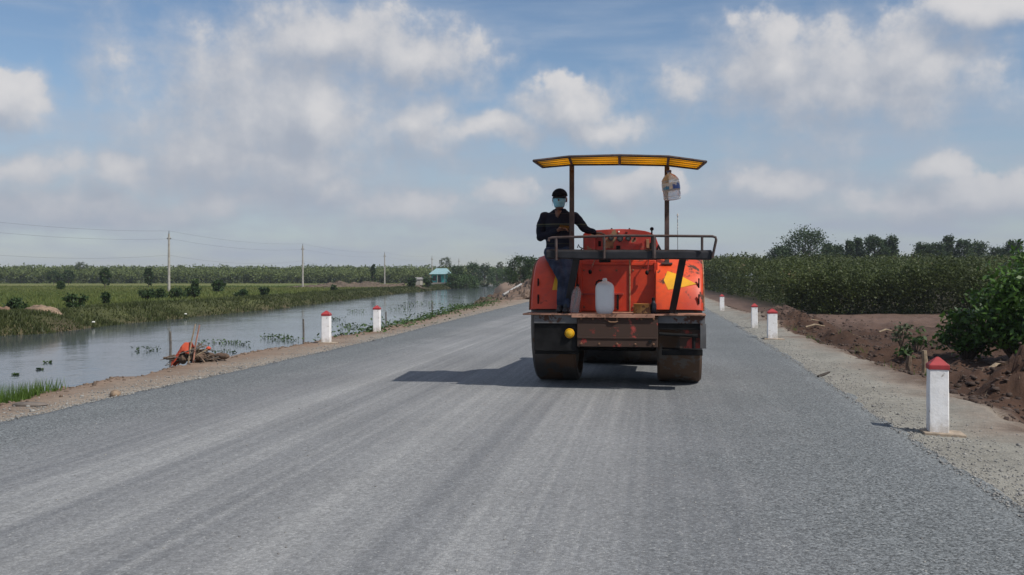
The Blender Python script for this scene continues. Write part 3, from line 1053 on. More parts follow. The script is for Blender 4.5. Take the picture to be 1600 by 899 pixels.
def rock(name, label, x, y, s, mat, cat='stone', seed=0, z=None):
    rng = np.random.default_rng(seed)
    mb = MB(); mb.ell((0, 0, 0), (s[0] / 2, s[1] / 2, s[2] / 2), 12, 8)
    vs = []
    for p in mb.v:
        k = 1 + .35 * float(fbm(np.array([p[0] / s[0] * 3 + p[2] / s[2] * 2 + seed]), np.array([p[1] / s[1] * 3 + 4.0]), 1.0, 3, seed)[0])
        vs.append((p[0] * k, p[1] * k, p[2] * k))
    mb.v = vs
    o = mb.build(name, mat, None, smooth=True, loc=(x, y, (hz(x, y) if z is None else z) + s[2] * .28))
    return tag(o, label, cat)


M_STONE = simple('field_stone', (.22, .16, .11), .9, .35, 14, bump=.5)
M_STONE2 = simple('grey_stone', (.27, .23, .19), .9, .3, 14, bump=.5)
x, y = G(180, 619); rock('stone', 'fist sized brown stone alone on the left verge', x, y, (.13, .13, .11), M_STONE, seed=3)
x, y = G(40, 634); rock('mud_lump', 'long flat grey mud lump on the verge in the lower left', x, y + .1, (.42, .16, .07), simple('mud', (.13, .11, .095), .95, .3, 10, bump=.5), 'mud', seed=5)
x, y = G(1420, 578, -.15); rock('stone', 'flat pale stone lying beside the wooden stub', x, y, (.24, .18, .10), M_STONE2, seed=8)

# ------------------------------------------------------------------ marker posts
def mat_whitewash():
    m = NT('whitewash')
    n1 = m.noise(m.co, 9, 6, .65); n2 = m.noise(m.co, 45, 4)
    c = m.mix(m.step(n1, .35, .75), (.86, .85, .85), (.74, .72, .70))
    sp = m.N.new('ShaderNodeSeparateXYZ'); m.L.new(m.co, sp.inputs[0])
    low = m.math('MULTIPLY', m.step(sp.outputs[2], .24, .0), m.step(n1, .3, .6))
    c = m.mix(m.math('MULTIPLY', low, .6), c, (.34, .29, .23))
    c = m.mix(m.step(m.math('MULTIPLY_ADD', n2, .35, n1), .80, .86), c, (.33, .31, .28))
    m.base(c); m.rough(.85); m.bump(n2, .35, .006)
    return m.mat


M_WHITE = mat_whitewash()
M_REDCAP = painted('red_cap_paint', (.29, .014, .018), rust=(.30, .27, .25), amount=.12, rough=.65, scale=9, dirt=(.2, .05, .04))
M_CONC = simple('concrete_tan', (.30, .24, .18), .9, .25, 14, bump=.4)


def post(u, v, w, h, label, yaw=-10.0, slab=True, seed=0):
    x, y = G(u, v)
    y += w * .5; x = (u - 800) / F * y
    z = hz(x, y)
    h = h - (z if z < 0 else 0)
    root = empty('marker_post', (x, y, z), math.radians(yaw))
    tag(root, label, 'marker post', 'red and white marker posts along the road')
    rng = random.Random(seed)
    cap = .16 * h
    b = MB()
    secs = []
    nz = 9
    for k in range(nz):
        t = k / (nz - 1); ww = w * .5 * (1 - .03 * t)
        q = [(-1, -1), (1, -1), (1, 1), (-1, 1)]
        ring = []
        for a in range(4):
            p, r = q[a], q[(a + 1) % 4]
            for s in (0.04, .5, .96):
                ring.append(((p[0] * (1 - s) + r[0] * s) * ww + rng.uniform(-.002, .002), (p[1] * (1 - s) + r[1] * s) * ww + rng.uniform(-.002, .002), -.06 + (h - cap + .06) * t))
        secs.append(ring)
    b.sweep(secs).build('shaft', M_WHITE, root)
    c = MB()
    e = w * .5 + .004
    z0 = h - cap; z1 = h - cap * .62
    ring = lambda s, zz: [(-s, -s, zz), (s, -s, zz), (s, s, zz), (-s, s, zz)]
    c.sweep([ring(e, z0), ring(e, z1), ring(.012, h)])
    c.build('cap', M_REDCAP, root, bevel=.004)
    if slab:
        s = MB().box((.04, -.01, -.005), (w * 2.1, w * 1.6, .05), Matrix.Rotation(math.radians(2.0), 3, 'Y'))
        s.build('base', M_CONC, root, bevel=.008)


post(1465, 677, .17, .69, 'nearest red capped white marker post on the right verge', -14, seed=1)
post(1206.5, 530, .22, .70, 'stout second marker post from the front on the right verge', -10, seed=2)
post(1178.8, 512.5, .17, .69, 'slim third marker post from the front on the right verge', -10, slab=False, seed=3)
post(1128, 485, .19, .69, 'farthest marker post on the right, nearest to the roller', -10, slab=False, seed=4)
post(510, 536, .18, .70, 'nearer marker post on the left verge by the canal', -4, seed=5)
post(589, 517.5, .18, .68, 'farther marker post on the left verge by the canal', -4, slab=False, seed=6)

# ------------------------------------------------------------------ small things by the verges
M_WOOD = simple('weathered_wood', (.12, .082, .056), .85, .4, 16, bump=.4)
M_WOODG = simple('grey_wood', (.12, .105, .09), .85, .4, 16, bump=.4)
M_WOODP = simple('pale_wood', (.25, .19, .125), .85, .3, 16, bump=.4)


def stake(label, u, vtop, vbase, z, r, mat, lean=(0, 0), name='stake', cat='stake', group=None):
    d = F * (CAM_H - z) / (vbase - 434.0)
    x = (u - 800) / F * d
    h = (vbase - vtop) * d / F
    zb = hz(x, d)
    mb = MB()
    b = min(0, zb - z) - .15
    mb.tube([(0, 0, b), (lean[0] * .45 + .01, lean[1] * .5, h * .5), (lean[0], lean[1], h)], [r * 1.05, r, r * .85], 7)
    o = mb.build(name, mat, None, smooth=True, loc=(x, d, z))
    return tag(o, label, cat, group)


stake('upright grey stake in the water behind the debris pile', 266, 518, 560, WATER_Z, .035, M_WOODG, group='stakes in the canal')
stake('grey stake in the water just left of the nearer left marker post', 474, 499, 537, WATER_Z, .035, M_WOODG, group='stakes in the canal')
stake('thin stake in the water right of the farther left marker post', 603, 487, 513, WATER_Z, .035, M_WOODG, group='stakes in the canal')
stake('thin stake in the water farther along the creepers', 675, 472, 490, WATER_Z, .04, M_WOODG, group='stakes in the canal')
stake('square pale wooden stub standing in the dug soil', 1444, 548, 578, -.2, .05, M_WOODP, name='wooden_stub', cat='stub')
stake('dark broken stub left of the pale one in the soil', 1417, 556, 576, -.2, .05, M_WOOD, lean=(.05, 0), name='wooden_stub', cat='stub')
x, y = G(1287, 591)
mb = MB(); mb.tube([(-.1, -.06, .02), (0, 0, .04), (.1, .05, .07)], [.018, .022, .012], 6)
tag(mb.build('broken_branch', simple('black_wood', (.05, .042, .036), .9), None, smooth=True, loc=(x, y, .01)), 'short dark broken branch on the edge of the right verge', 'branch')

# roots and stalks lying on the dug ground
rng = random.Random(5)
for k, (u, v, ln) in enumerate([(1262, 513, .8), (1275, 517, .7), (1248, 511, .6), (1386, 512, .7), (1335, 520, .5), (1565, 607, .5)]):
    x, y = G(u, v, -.2)
    z = hz(x, y)
    a = rng.uniform(-.5, .5)
    mb = MB(); mb.tube([(-ln / 2, 0, .05), (0, .05, .12), (ln / 2, a * .3, .06)], [.03, .034, .018], 6)
    o = mb.build('cut_stalk', M_WOODP, None, smooth=True, loc=(x, y, z))
    o.rotation_euler = (0, 0, a)
    tag(o, ['pale cut stalk on the soil heap, left of two together', 'pale cut stalk on the soil heap, right of two together', 'pale cut stalk highest on the soil heap', 'pale stalk among the wilting saplings',
            'pale stalk in the middle of the dug soil', 'pale root sticking from the near soil bank'][k], 'stalk', 'cut stalks on the dug soil')


def debris_pile():
    x0, y0 = G(298, 566)
    y0 += .25
    z0 = hz(x0, y0)
    root = empty('debris_pile', (x0, y0, z0)); root.scale = (.86, .86, .82)
    tag(root, 'heap of dead branches and roots on the lip of the canal', 'debris pile')
    r = random.Random(11)
    mb = MB()
    for k in range(14):
        a = r.uniform(0, 6.28)
        mb.ell((r.gauss(0, .17), r.gauss(0, .10), .06 + r.uniform(0, .08)), (r.uniform(.06, .14), r.uniform(.06, .12), r.uniform(.05, .11)), 8, 6)
    mb.build('earth_core', simple('pile_earth', (.10, .065, .045), .95, .4, 12, bump=.6), root, smooth=True)
    for k in range(90):
        ln = r.uniform(.12, .42)
        cx, cy = r.gauss(.02, .20), r.gauss(0, .11)
        top = max(.04, .33 * (1 - abs(cx) / .55)) 
        cz = r.uniform(.03, top)
        a = r.gauss(0, .7) + (math.pi if r.random() < .5 else 0); p = r.gauss(0, .28)
        d = Vector((math.cos(a) * math.cos(p), math.sin(a) * math.cos(p), math.sin(p)))
        q = Vector((cx, cy, cz)); rr = r.uniform(.007, .02)
        m2 = MB().tube([q - d * ln / 2, q + Vector((r.gauss(0, .03), r.gauss(0, .03), r.gauss(.01, .03))), q + d * ln / 2], [rr, rr * .9, rr * .5], 5)
        m2.build('stick', [M_WOOD, M_WOODG, M_WOODP][k % 2 if k % 9 else 2], root, smooth=True)
    m3 = MB().tube([(-.62, -.05, .09), (-.2, 0, .12)], [.026, .03], 8)
    m3.build('log', M_WOOD, root, smooth=True)
    # orange cloth, thrown over the left half
    cm = NT('orange_cloth')
    cm.base(cm.mix(cm.noise(cm.co, 9, 4), (.36, .040, .018), (.55, .095, .038))); cm.rough(.8)
    n = 22; vs = []; fs = []
    ctrl = [(-.03, .27), (-.09, .335), (-.17, .335), (-.22, .27), (-.26, .19), (-.33, .11), (-.37, .06)]
    for i in range(n):
        t = i / (n - 1) * (len(ctrl) - 1); k = min(int(t), len(ctrl) - 2); f = t - k
        px = ctrl[k][0] * (1 - f) + ctrl[k + 1][0] * f; pz = ctrl[k][1] * (1 - f) + ctrl[k + 1][1] * f
        for j in range(n):
            b = j / (n - 1) - .5
            wd = .24 * (1 - .45 * i / n)
            fo = float(fbm(np.array([i * .33]), np.array([b * 9.0]), 1.0, 4, 5)[0])
            vs.append((px + fo * .09 + b * .03, b * wd - .07 + fo * .05, pz - .9 * abs(b) ** 1.8 * .55 + fo * .10))
    for i in range(n - 1):
        for j in range(n - 1):
            fs.append((i * n + j, (i + 1) * n + j, (i + 1) * n + j + 1, i * n + j + 1))
    mb = MB(); mb.add(vs, fs)
    o = mb.build('orange_cloth', cm.mat, None, smooth=True, loc=(x0, y0, z0))
    so_ = o.modifiers.new('solid', 'SOLIDIFY'); so_.thickness = .005
    tag(o, 'crumpled orange cloth thrown over the branch heap', 'cloth')
    mb = MB(); mb.add(*_crumple(.13, .1, .07, 21))
    tag(mb.build('orange_rag', cm.mat, None, smooth=True, loc=(x0 - .62, y0 - .18, hz(x0 - .62, y0 - .18) + .02)), 'small orange rag on the ground left of the branch heap', 'rag')
    mb = MB(); mb.add(*_crumple(.09, .08, .06, 25))
    tag(mb.build('orange_rag', cm.mat, None, smooth=True, loc=(x0 + .22, y0, z0 + .22)), 'small orange rag on the right top of the branch heap', 'rag')
    for (a, b, lab) in (((-.06, -.2, -.02), (.03, -.1, .66), 'pale pole leaning left in front of the branch heap'), ((.03, -.2, -.02), (.09, -.05, .64), 'reddish pole leaning right, crossing the pale one')):
        mb = MB().tube([Vector(a), (Vector(a) + Vector(b)) / 2 + Vector((-.015, 0, 0)), Vector(b)], [.015, .014, .011], 7)
        if lab.startswith('reddish'): mb.v = [(p[0], p[1] - .02, p[2]) for p in mb.v]
        tag(mb.build('leaning_pole', M_WOODP if lab.startswith('pale') else simple('red_wood', (.27, .13, .09), .85), None, smooth=True, loc=(x0, y0, z0)), lab, 'pole', 'poles at the branch heap')


def _crumple(sx, sy, sz, seed):
    r = random.Random(seed)
    m = MB().ell((0, 0, sz * .3), (sx / 2, sy / 2, sz / 2), 12, 8)
    vs = [(p[0] * r.uniform(.75, 1.2), p[1] * r.uniform(.75, 1.2), p[2] * r.uniform(.75, 1.2)) for p in m.v]
    return vs, m.f


debris_pile()


def water_plants():
    rng = np.random.default_rng(61)
    spots = [(228, 548, .35, 'dark green floating plant alone left of the debris pile'), (332, 537, .4, 'spiky floating plant right of the debris pile'),
             (352, 551, .3, 'floating plant close behind the verge right of the pile'), (362, 536, .25, 'small tuft floating near the spiky plant'),
             (378, 539, .3, 'low floating leaves between tuft and reeds'), (428, 528, .45, 'broad patch of floating leaves left of the marker post'),
             (437, 531, .4, 'floating patch touching the broad one'), (455, 532, .3, 'floating leaves beside the grey stake'),
             (525, 500, .5, 'floating plant just right of the nearer left post'), (538, 511, .5, 'floating leaves between the two left posts'),
             (552, 512, .4, 'second clump of floating leaves between the two left posts'), (557, 488, .5, 'thin floating stems far out between the posts'),
             (575, 517, .4, 'floating plant at the foot of the farther left post'), (622, 485, .7, 'floating plant right of the farther left post'),
             (640, 478, .8, 'floating green strip out in the canal'), (668, 476, .9, 'floating green strip before the creepers'), (705, 466, 1.0, 'farthest floating green patch in the canal'),
             (75, 567, .1, 'small dark floating stem near the left edge'), (62, 578, .07, 'dark twig standing in the water at the left'), (24, 586, .07, 'small dark floating leaves at the lower left')]
    for i, (u, v, s, lab) in enumerate(spots):
        x, y = G(u, v, WATER_Z)
        if x > float(sh_l(y)) - .3: x = float(sh_l(y)) - .3
        root = empty('water_plant', (x, y, WATER_Z)); tag(root, lab, 'water plant', 'plants floating in the canal')
        m_ = 46
        a = rng.uniform(0, 6.28, m_); r = s * np.sqrt(rng.uniform(0, 1, m_))
        P = np.stack([np.cos(a) * r * 1.3, np.sin(a) * r * .9, rng.uniform(.005, .30 * s + .02, m_)], 1)
        vv = leaf_quads(P, .045 + .09 * s, rng, up=.5, aspect=.75)
        np_mesh('leaves', vv, quad_faces(m_), M_LEAF_M if i % 2 else M_LEAF_D, root, attr=np.repeat(rng.uniform(0, 1, m_), 4))
        n = 9
        bx = rng.normal(size=n) * s * .4; by = rng.normal(size=n) * s * .3
        bl = blades(bx, by, np.full(n, -.02), rng.uniform(.2, .6, n) * s, np.full(n, .012 + .01 * s), rng, .3)
        np_mesh('stems', bl, np.arange(3 * n).reshape(n, 3), M_REED, root, attr=np.full(3 * n, .2))


water_plants()

# white foam blocks at the far bank
for (u, v, lab) in ((290, 490.5, 'small white foam block at the far water edge, right one'), (146, 503, 'small white foam block in the far bank reeds, left one')):
    x, y = G(u, v, -.65)
    tag(MB().box((0, 0, 0), (.14, .09, .07)).build('foam_block', simple('foam', (.75, .74, .68), .8, .1), None, bevel=.03, loc=(x, y, -.66)), lab, 'foam block', 'foam blocks by the canal')


def earth_mound(name, label, x, y, rx, ry, h, c, seed, rz=0):
    n = 56; m = 22; vs = []; fs = []
    zb = hz(x, y)
    for i in range(m + 1):
        t = i / m
        for k in range(n):
            a = 2 * math.pi * k / n
            px = math.cos(a) * (1 - t) * rx; py = math.sin(a) * (1 - t) * ry
            q = float(fbm(np.array([px * 1.0 + seed]), np.array([py * 1.0]), 2.4 if rx < 6 else .8, 5, seed)[0])
            zz = h * (1 - (1 - t) ** 2) * (1 + 1.7 * q) - .12 * (1 - t)
            vs.append((px * (1 + .4 * q), py * (1 + .4 * q), zz))
    for i in range(m):
        for k in range(n):
            fs.append((i * n + k, i * n + (k + 1) % n, (i + 1) * n + (k + 1) % n, (i + 1) * n + k))
    mb = MB(); mb.add(vs, fs)
    o = mb.build(name, simple(name + '_soil', c, .95, .45, 3.0, bump=.8), None, smooth=True, loc=(x, y, zb - .02))
    o.rotation_euler = (0, 0, rz)
    return tag(o, label, 'earth mound', 'earth mounds beside the canal')


earth_mound('earth_mound', 'brown earth mound at the water edge beside the far road', -1.2, 71, 1.9, 3.2, .85, (.105, .072, .052), 3)
earth_mound('earth_mound', 'long brown earth mound between roller and canal', .9, 66, 1.7, 4.5, .65, (.125, .086, .064), 5, -.15)
earth_mound('earth_mound', 'earth mound farther back behind the long one', 1.6, 80, 2.0, 5, .95, (.11, .075, .055), 8)
earth_mound('earth_mound', 'pale topped earth heap on the far bank at the left', -21.9, 44.5, 1.0, .6, .28, (.20, .14, .095), 9)
earth_mound('earth_mound', 'reddish earth heap cut by the left edge on the far bank', -24.4, 45.2, 1.2, .9, .45, (.17, .105, .07), 12)
earth_mound('earth_dyke', 'long low brown dyke before the wood, right of the second pole', -26.5, 165, 13.0, 2.6, .95, (.105, .078, .056), 14, .12)
mb = MB().tube([(-.7, -1.6, .25), (.55, 1.6, .95)], .075, 8)
tag(mb.build('concrete_pipe', simple('pipe_grey', (.33, .32, .31), .8), None, smooth=True, loc=(.1, 66.5, 0)), 'long pale pipe lying slanted on the earth mound', 'pipe')

# ------------------------------------------------------------------ power line
M_POLE = simple('pole_concrete', (.34, .32, .29), .85, .2, 3, bump=.2)
M_DARKM = simple('dark_metal', (.035, .033, .032), .6, .3, 20)
POLES = []
for (u, vt, d, lab) in [(-180, 325, 78, None), (264, 361, 115, 'nearest concrete power pole with pale foot'), (473, 381, 163, 'second concrete power pole from the left'),
                        (601, 394, 212, 'third power pole, darker and with bracket'), (675, 400, 256, 'fourth power pole beside the turquoise house'),
                        (717, 404, 300, 'fifth power pole rising behind the dark trees'), (781, 413, 420, 'last short pale pole at the end of the canal')]:
    x = (u - 800) / F * d
    zt = CAM_H + (434 - vt) * d / F
    zb = hz(x, d)
    POLES.append((x, d, zt, zb))
    if lab is None: continue
    root = empty('power_pole', (x, d, zb - .1))
    tag(root, lab, 'power pole', 'power poles beyond the canal')
    h = zt - zb + .1
    MB().tube([(0, 0, 0), (0, 0, h * .5), (0, 0, h - .35)], [.17, .14, .105], 10).build('shaft', M_POLE, root, smooth=True)
    MB().tube([(0, 0, h - .4), (0, 0, h)], [.05, .03], 8).build('top_pin', M_DARKM, root, smooth=True)
    MB().box((0, 0, h - .95), (.5, .1, .1)).build('bracket', M_DARKM, root, bevel=.01)
    for s in (-.2, .2):
        MB().lathe([(.02, 0), (.05, .03), (.03, .07), (.05, .1), (.02, .15)], 8, (s, 0, h - .9)).build('insulator', M_POLE, root)
M_WIRE = simple('wire', (.10, .10, .11), .5)
for j, (dz, sag, dx, lab) in enumerate([(0.0, .55, 0, 'top power line wire strung between the poles'), (-.95, .6, .2, 'middle power line wire below the top one'),
                                        (-2.9, .75, -.1, 'lowest sagging wire of the power line')]):
    pth = []
    for a, b in zip(POLES[:-1], POLES[1:]):
        for k in range(12):
            t = k / 12
            pth.append((a[0] + (b[0] - a[0]) * t + dx, a[1] + (b[1] - a[1]) * t, a[2] + (b[2] - a[2]) * t + dz - sag * 4 * t * (1 - t)))
    pth = pth[:12 * 5 + 1]
    tag(MB().tube(pth, .008, 5).build('overhead_wire', M_WIRE, None, smooth=True), lab, 'wire', 'wires of the power line')


# ------------------------------------------------------------------ far house, hut, boats
def house():
    d = 228.0; x = (689.5 - 800) / F * d
    zb = hz(x, d)
    s = d / F
    root = empty('house', (x, d, zb), math.radians(-14))
    tag(root, 'small turquoise house with pale blue green metal roof by the canal', 'house')
    H = CAM_H + (434 - 428) * s - zb
    w, dp = 3.6, 3.4
    MB().box2((-w / 2, -dp / 2, -.4), (w / 2, dp / 2, H)).build('wall', simple('turquoise_wall', (.05, .42, .40), .8, .15, 2), root)
    MB().box2((-w / 2 - .05, -dp / 2 - 1.25, -.4), (w / 2 + .05, -dp / 2 + .0, .55)).build('plinth', simple('plinth', (.28, .25, .22), .9), root)
    rf = MB()
    zr = H + 8.5 * s
    e = .35
    a = [(-w / 2 - e, -dp / 2 - 1.3, H - .1), (w / 2 + e, -dp / 2 - 1.3, H - .1), (w / 2 + e, dp / 2 + e, H), (-w / 2 - e, dp / 2 + e, H)]
    r0, r1 = (-w / 2 + .55, 0, zr), (w / 2 - .4, 0, zr)
    rf.add(a + [r0, r1], [(0, 1, 5, 4), (1, 2, 5), (2, 3, 4, 5), (3, 0, 4), (0, 3, 2, 1)])
    rf.build('roof', simple('roof_sheet', (.26, .40, .42), .5, .12, 3), root)
    dr = MB().box2((-.3, -dp / 2 - .05, .5), (.45, -dp / 2 + .02, H - .35)).build('door', simple('dark_opening', (.03, .035, .04), .7), root)
    MB().box2((.34, -dp / 2 - .09, 1.35), (.4, -dp / 2 - .052, 1.5)).build('handle', M_DARKM, dr)
    wd = MB().box2((-1.5, -dp / 2 - .05, 1.0), (-.7, -dp / 2 + .02, H - .5)).build('window', simple('dark_glass', (.03, .04, .05), .2), root)
    MB().box2((-1.55, -dp / 2 - .1, .93), (-.65, -dp / 2 - .052, 1.0)).build('sill', M_POLE, wd)
    for px in (-w / 2, 0, w / 2):
        MB().box2((px - .06, -dp / 2 - 1.2, .5), (px + .06, -dp / 2 - 1.08, H - .05)).build('porch_post', M_POLE, root)
    # grey hut
    d = 205.0; x = (655 - 800) / F * d; zb = hz(x, d); s = d / F
    root = empty('hut', (x, d, zb), math.radians(10)); tag(root, 'low grey hut among shrubs left of the turquoise house', 'hut')
    MB().box2((-.75, -.8, -.3), (.75, .8, 1.35)).build('wall', simple('hut_wall', (.26, .24, .22), .9), root)
    MB().add([(-.9, -1, 1.33), (.9, -1, 1.33), (.9, 1, 1.33), (-.9, 1, 1.33), (-.9, 0, 1.75), (.9, 0, 1.75)], [(0, 1, 5, 4), (2, 3, 4, 5), (0, 4, 3), (1, 2, 5), (0, 3, 2, 1)])
    rf = MB(); rf.add([(-.9, -1, 1.36), (.9, -1, 1.36), (.9, 1, 1.36), (-.9, 1, 1.36), (-.9, 0, 1.8), (.9, 0, 1.8)], [(0, 1, 5, 4), (2, 3, 4, 5), (0, 4, 3), (1, 2, 5), (0, 3, 2, 1)])
    rf.build('roof', simple('hut_roof', (.22, .21, .21), .8), root)
    MB().box2((.1, -.86, 0), (.55, -.79, 1.1)).build('door', simple('hut_door', (.40, .37, .32), .8), root)


house()


def boat(u, v, ln, label, c):
    d = min(F * (CAM_H - WATER_Z) / (v - 434.0), 330)
    x = (u - 800) / F * d
    secs = []
    for k in range(11):
        t = k / 10 * 2 - 1
        w = .48 * (1 - abs(t) ** 2.6) + .05; rise = .28 * abs(t) ** 2.5
        secs.append([(t * ln / 2, -w, .35 + rise), (t * ln / 2, -w * .6, -.08 + rise * .8), (t * ln / 2, w * .6, -.08 + rise * .8), (t * ln / 2, w, .35 + rise),
                     (t * ln / 2, w * .85, .33 + rise), (t * ln / 2, w * .45, .05 + rise * .8), (t * ln / 2, -w * .45, .05 + rise * .8), (t * ln / 2, -w * .85, .33 + rise)])
    root = empty('boat', (x, d, WATER_Z), .15); tag(root, label, 'boat', 'boats at the end of the canal')
    MB().sweep(secs).build('hull', simple('boat_paint', c, .7), root, smooth=True)
    MB().box((.2, 0, .28), (.22, .8, .04)).build('seat', M_WOOD, root)


boat(765, 446.5, 2.8, 'white small boat moored at the end of the canal', (.62, .60, .58))
boat(781, 445.5, 3.0, 'grey small boat moored beyond the white one', (.30, .31, .33))

# ------------------------------------------------------------------ the road roller
RO = Vector((1.43, 12.85, ROAD_Z)); RYAW = math.radians(-9.5)
Rr = Vector((math.cos(RYAW), math.sin(RYAW), 0)); Rh = Vector((-math.sin(RYAW), math.cos(RYAW), 0))


def P(u, v, y):
    """pixel -> point in the roller's own frame on the plane at depth y (roller: x right, y forward, z up)"""
    d = Vector(((u - 800) / F, 1.0, (434 - v) / F))
    oc = Vector((RO.x, RO.y, 0))
    t = (y + oc.dot(Rh)) / d.dot(Rh)
    w = d * t
    rel = Vector((w.x - RO.x, w.y - RO.y, 0))
    return Vector((rel.dot(Rr), y, CAM_H + w.z - RO.z))


M_RED = painted('roller_red_shaded', (.54, .034, .011), amount=.18, rough=.45, scale=3.2, fade=(.66, .062, .016), dirt=(.30, .05, .03))  # red darkened in its colour for the shade under the canopy
M_REDR = painted('roller_red_worn_lit', (.62, .050, .014), amount=.66, rough=.48, scale=3.4, fade=(.74, .085, .02), seed=4.0, dirt=(.32, .06, .035))  # rustier, more worn red, its colour kept brighter for the sunlit right fender
M_RUSTP = painted('roller_rust_panel', (.30, .028, .018), rust=(.052, .030, .022), amount=1.34, rough=.75, scale=2.2, seed=3.0)
M_DASH = painted('dash_red', (.36, .028, .018), rust=(.22, .16, .10), amount=.55, rough=.55, scale=6.0, seed=2.0)
M_BLACK = simple('black_steel', (.008, .0078, .0080), .7, .5, 9, bump=.2, spec=.18)
M_GREYST = painted('grey_steel', (.085, .085, .088), amount=.6, rough=.6, scale=5)
M_DRUM = painted('drum_steel', (.062, .053, .047), rust=(.10, .058, .036), amount=.9, rough=.5, scale=2.5)
M_RUSTE = painted('rust_edge', (.30, .16, .085), rust=(.16, .08, .045), amount=.8, rough=.8, scale=6)
M_DECK = painted('deck_plate', (.34, .17, .11), rust=(.15, .08, .055), amount=.8, rough=.75, scale=6)
M_PIPE = painted('pipe_brown', (.050, .030, .028), rust=(.075, .040, .030), amount=.5, rough=.6, scale=10)
M_BENCH = simple('bench_black', (.021, .021, .025), .6, .35, 7, bump=.25, spec=.3)
M_YEL = simple('yellow_paint', (.72, .36, .012), .5, .12, 5)

roller = empty('road_roller', RO, RYAW)
tag(roller, 'old orange red three wheel road roller with yellow canopy on the road', 'road roller')


def rp(mb, name, mat, parent=None, **kw):
    return mb.build(name, mat, parent or roller, **kw)


XO, XI = 1.075, .515            # outer and inner face of rear wheels
WR, FR = .80, .875              # wheel and fender radius
for s in (-1, 1):
    c = s * (XO + XI) / 2; hw = (XO - XI) / 2
    mb = MB()
    pr = [(.10, -hw + .06), (WR - .10, -hw + .06), (WR - .09, -hw), (WR - .03, -hw), (WR, -hw + .03), (WR, hw - .03), (WR - .03, hw), (WR - .09, hw), (WR - .10, hw - .06), (.10, hw - .06)]
    mb.lathe(pr, 72, (c, 0, WR), 'x')
    w = rp(mb, 'rear_wheel', M_DRUM, smooth=True)
    for sd in (-1, 1):
        MB().lathe([(.15, 0), (.15, .05), (.09, .09)], 18, (c + sd * (hw - .06), 0, WR), 'x').build('hub', M_BLACK, w, smooth=True) if sd > 0 else None
# front drum, fork
DR = .60
mb = MB().lathe([(.1, -.73), (DR - .02, -.73), (DR, -.71), (DR, -.006), (DR - .012, 0), (DR, .006), (DR, .71), (DR - .02, .73), (.1, .73)], 64, (0, 2.62, DR), 'x')
rp(mb, 'front_drum', painted('front_drum_shaded_steel', (.030, .028, .028), rust=(.05, .034, .026), amount=.7, rough=.5, scale=2.5), smooth=True)  # drum steel in a darker copy, shade under the machine put into its colour
mb = MB()
for s in (-1, 1): mb.box((s * .79, 2.62, .74), (.07, .42, .34))
mb.box((0, 2.62, 1.30), (1.64, .34, .14)); mb.box((-.79, 2.62, 1.07), (.066, .2, .32)); mb.box((.79, 2.62, 1.07), (.066, .2, .32))
rp(mb, 'front_fork', M_BLACK, bevel=.01)
# chassis and final drive between the wheels
mb = MB(); mb.box2((-.50, -.40, .42), (.50, 1.9, 1.0)); mb.box2((-.36, 1.9, .95), (.36, 2.5, 1.22))
rp(mb, 'chassis', M_BLACK, bevel=.02)
mb = MB().tube([(-.56, 0, WR), (.56, 0, WR)], .14, 16)
rp(mb, 'axle', M_BLACK, smooth=True)
# engine bonnet
mb = MB()
def arch(y, w, z0, z1, drop):
    pts = []
    for k in range(13):
        t = k / 12 * 2 - 1
        pts.append((t * w, y, z1 - drop * abs(t) ** 3.2))
    return [(-w, y, z0)] + pts + [(w, y, z0)]
mb.sweep([arch(.42, .50, 1.0, 2.00, .16), arch(2.35, .46, 1.05, 1.92, .15)])
rp(mb, 'bonnet', M_RED, smooth=True)

# rear fenders: shell around the wheel, rounded at the outer shoulder
ARROW_R = [(1043, 424), (1056, 428), (1067, 433), (1088, 444), (1066, 449), (1044, 453), (1037, 438)]


def fender(s):
    secs = []
    xi, xo = XI - .012, XO + .012
    for k in range(25):
        a = math.radians(11.5 + 157 * k / 24)            # from rear low, over the top, to the front
        ro = FR
        ring = []
        prof = [(xi, ro), (xi + .02, ro + .004), ((xi + xo) / 2, ro + .004), (xo - .10, ro), (xo - .035, ro - .022), (xo, ro - .085), (xo - .02, ro - .095), (xo - .05, ro - .05), (xo - .11, ro - .022), (xi, ro - .022)]
        for (x, r) in prof:
            ring.append((s * x, -r * math.cos(a), WR + r * math.sin(a)))
        secs.append(ring)
    f = rp(MB().sweep(secs), 'fender', M_REDR if s > 0 else M_RED, smooth=True)
    return f


f_l = fender(-1); f_r = fender(1)


def on_fender(u, v, off=.006):
    """pixel -> point on the outside of the rear fender curve"""
    p = None
    for k in range(140):
        y = -.89 + k * .005
        q = P(u, v, y)
        zz = q.z - WR
        r = math.hypot(y, zz)
        if r <= FR + off:
            p = q; break
    p = p or P(u, v, -.6)
    r = math.hypot(p.y, p.z - WR); k = (FR + off) / r
    return Vector((p.x, p.y * k, WR + (p.z - WR) * k))


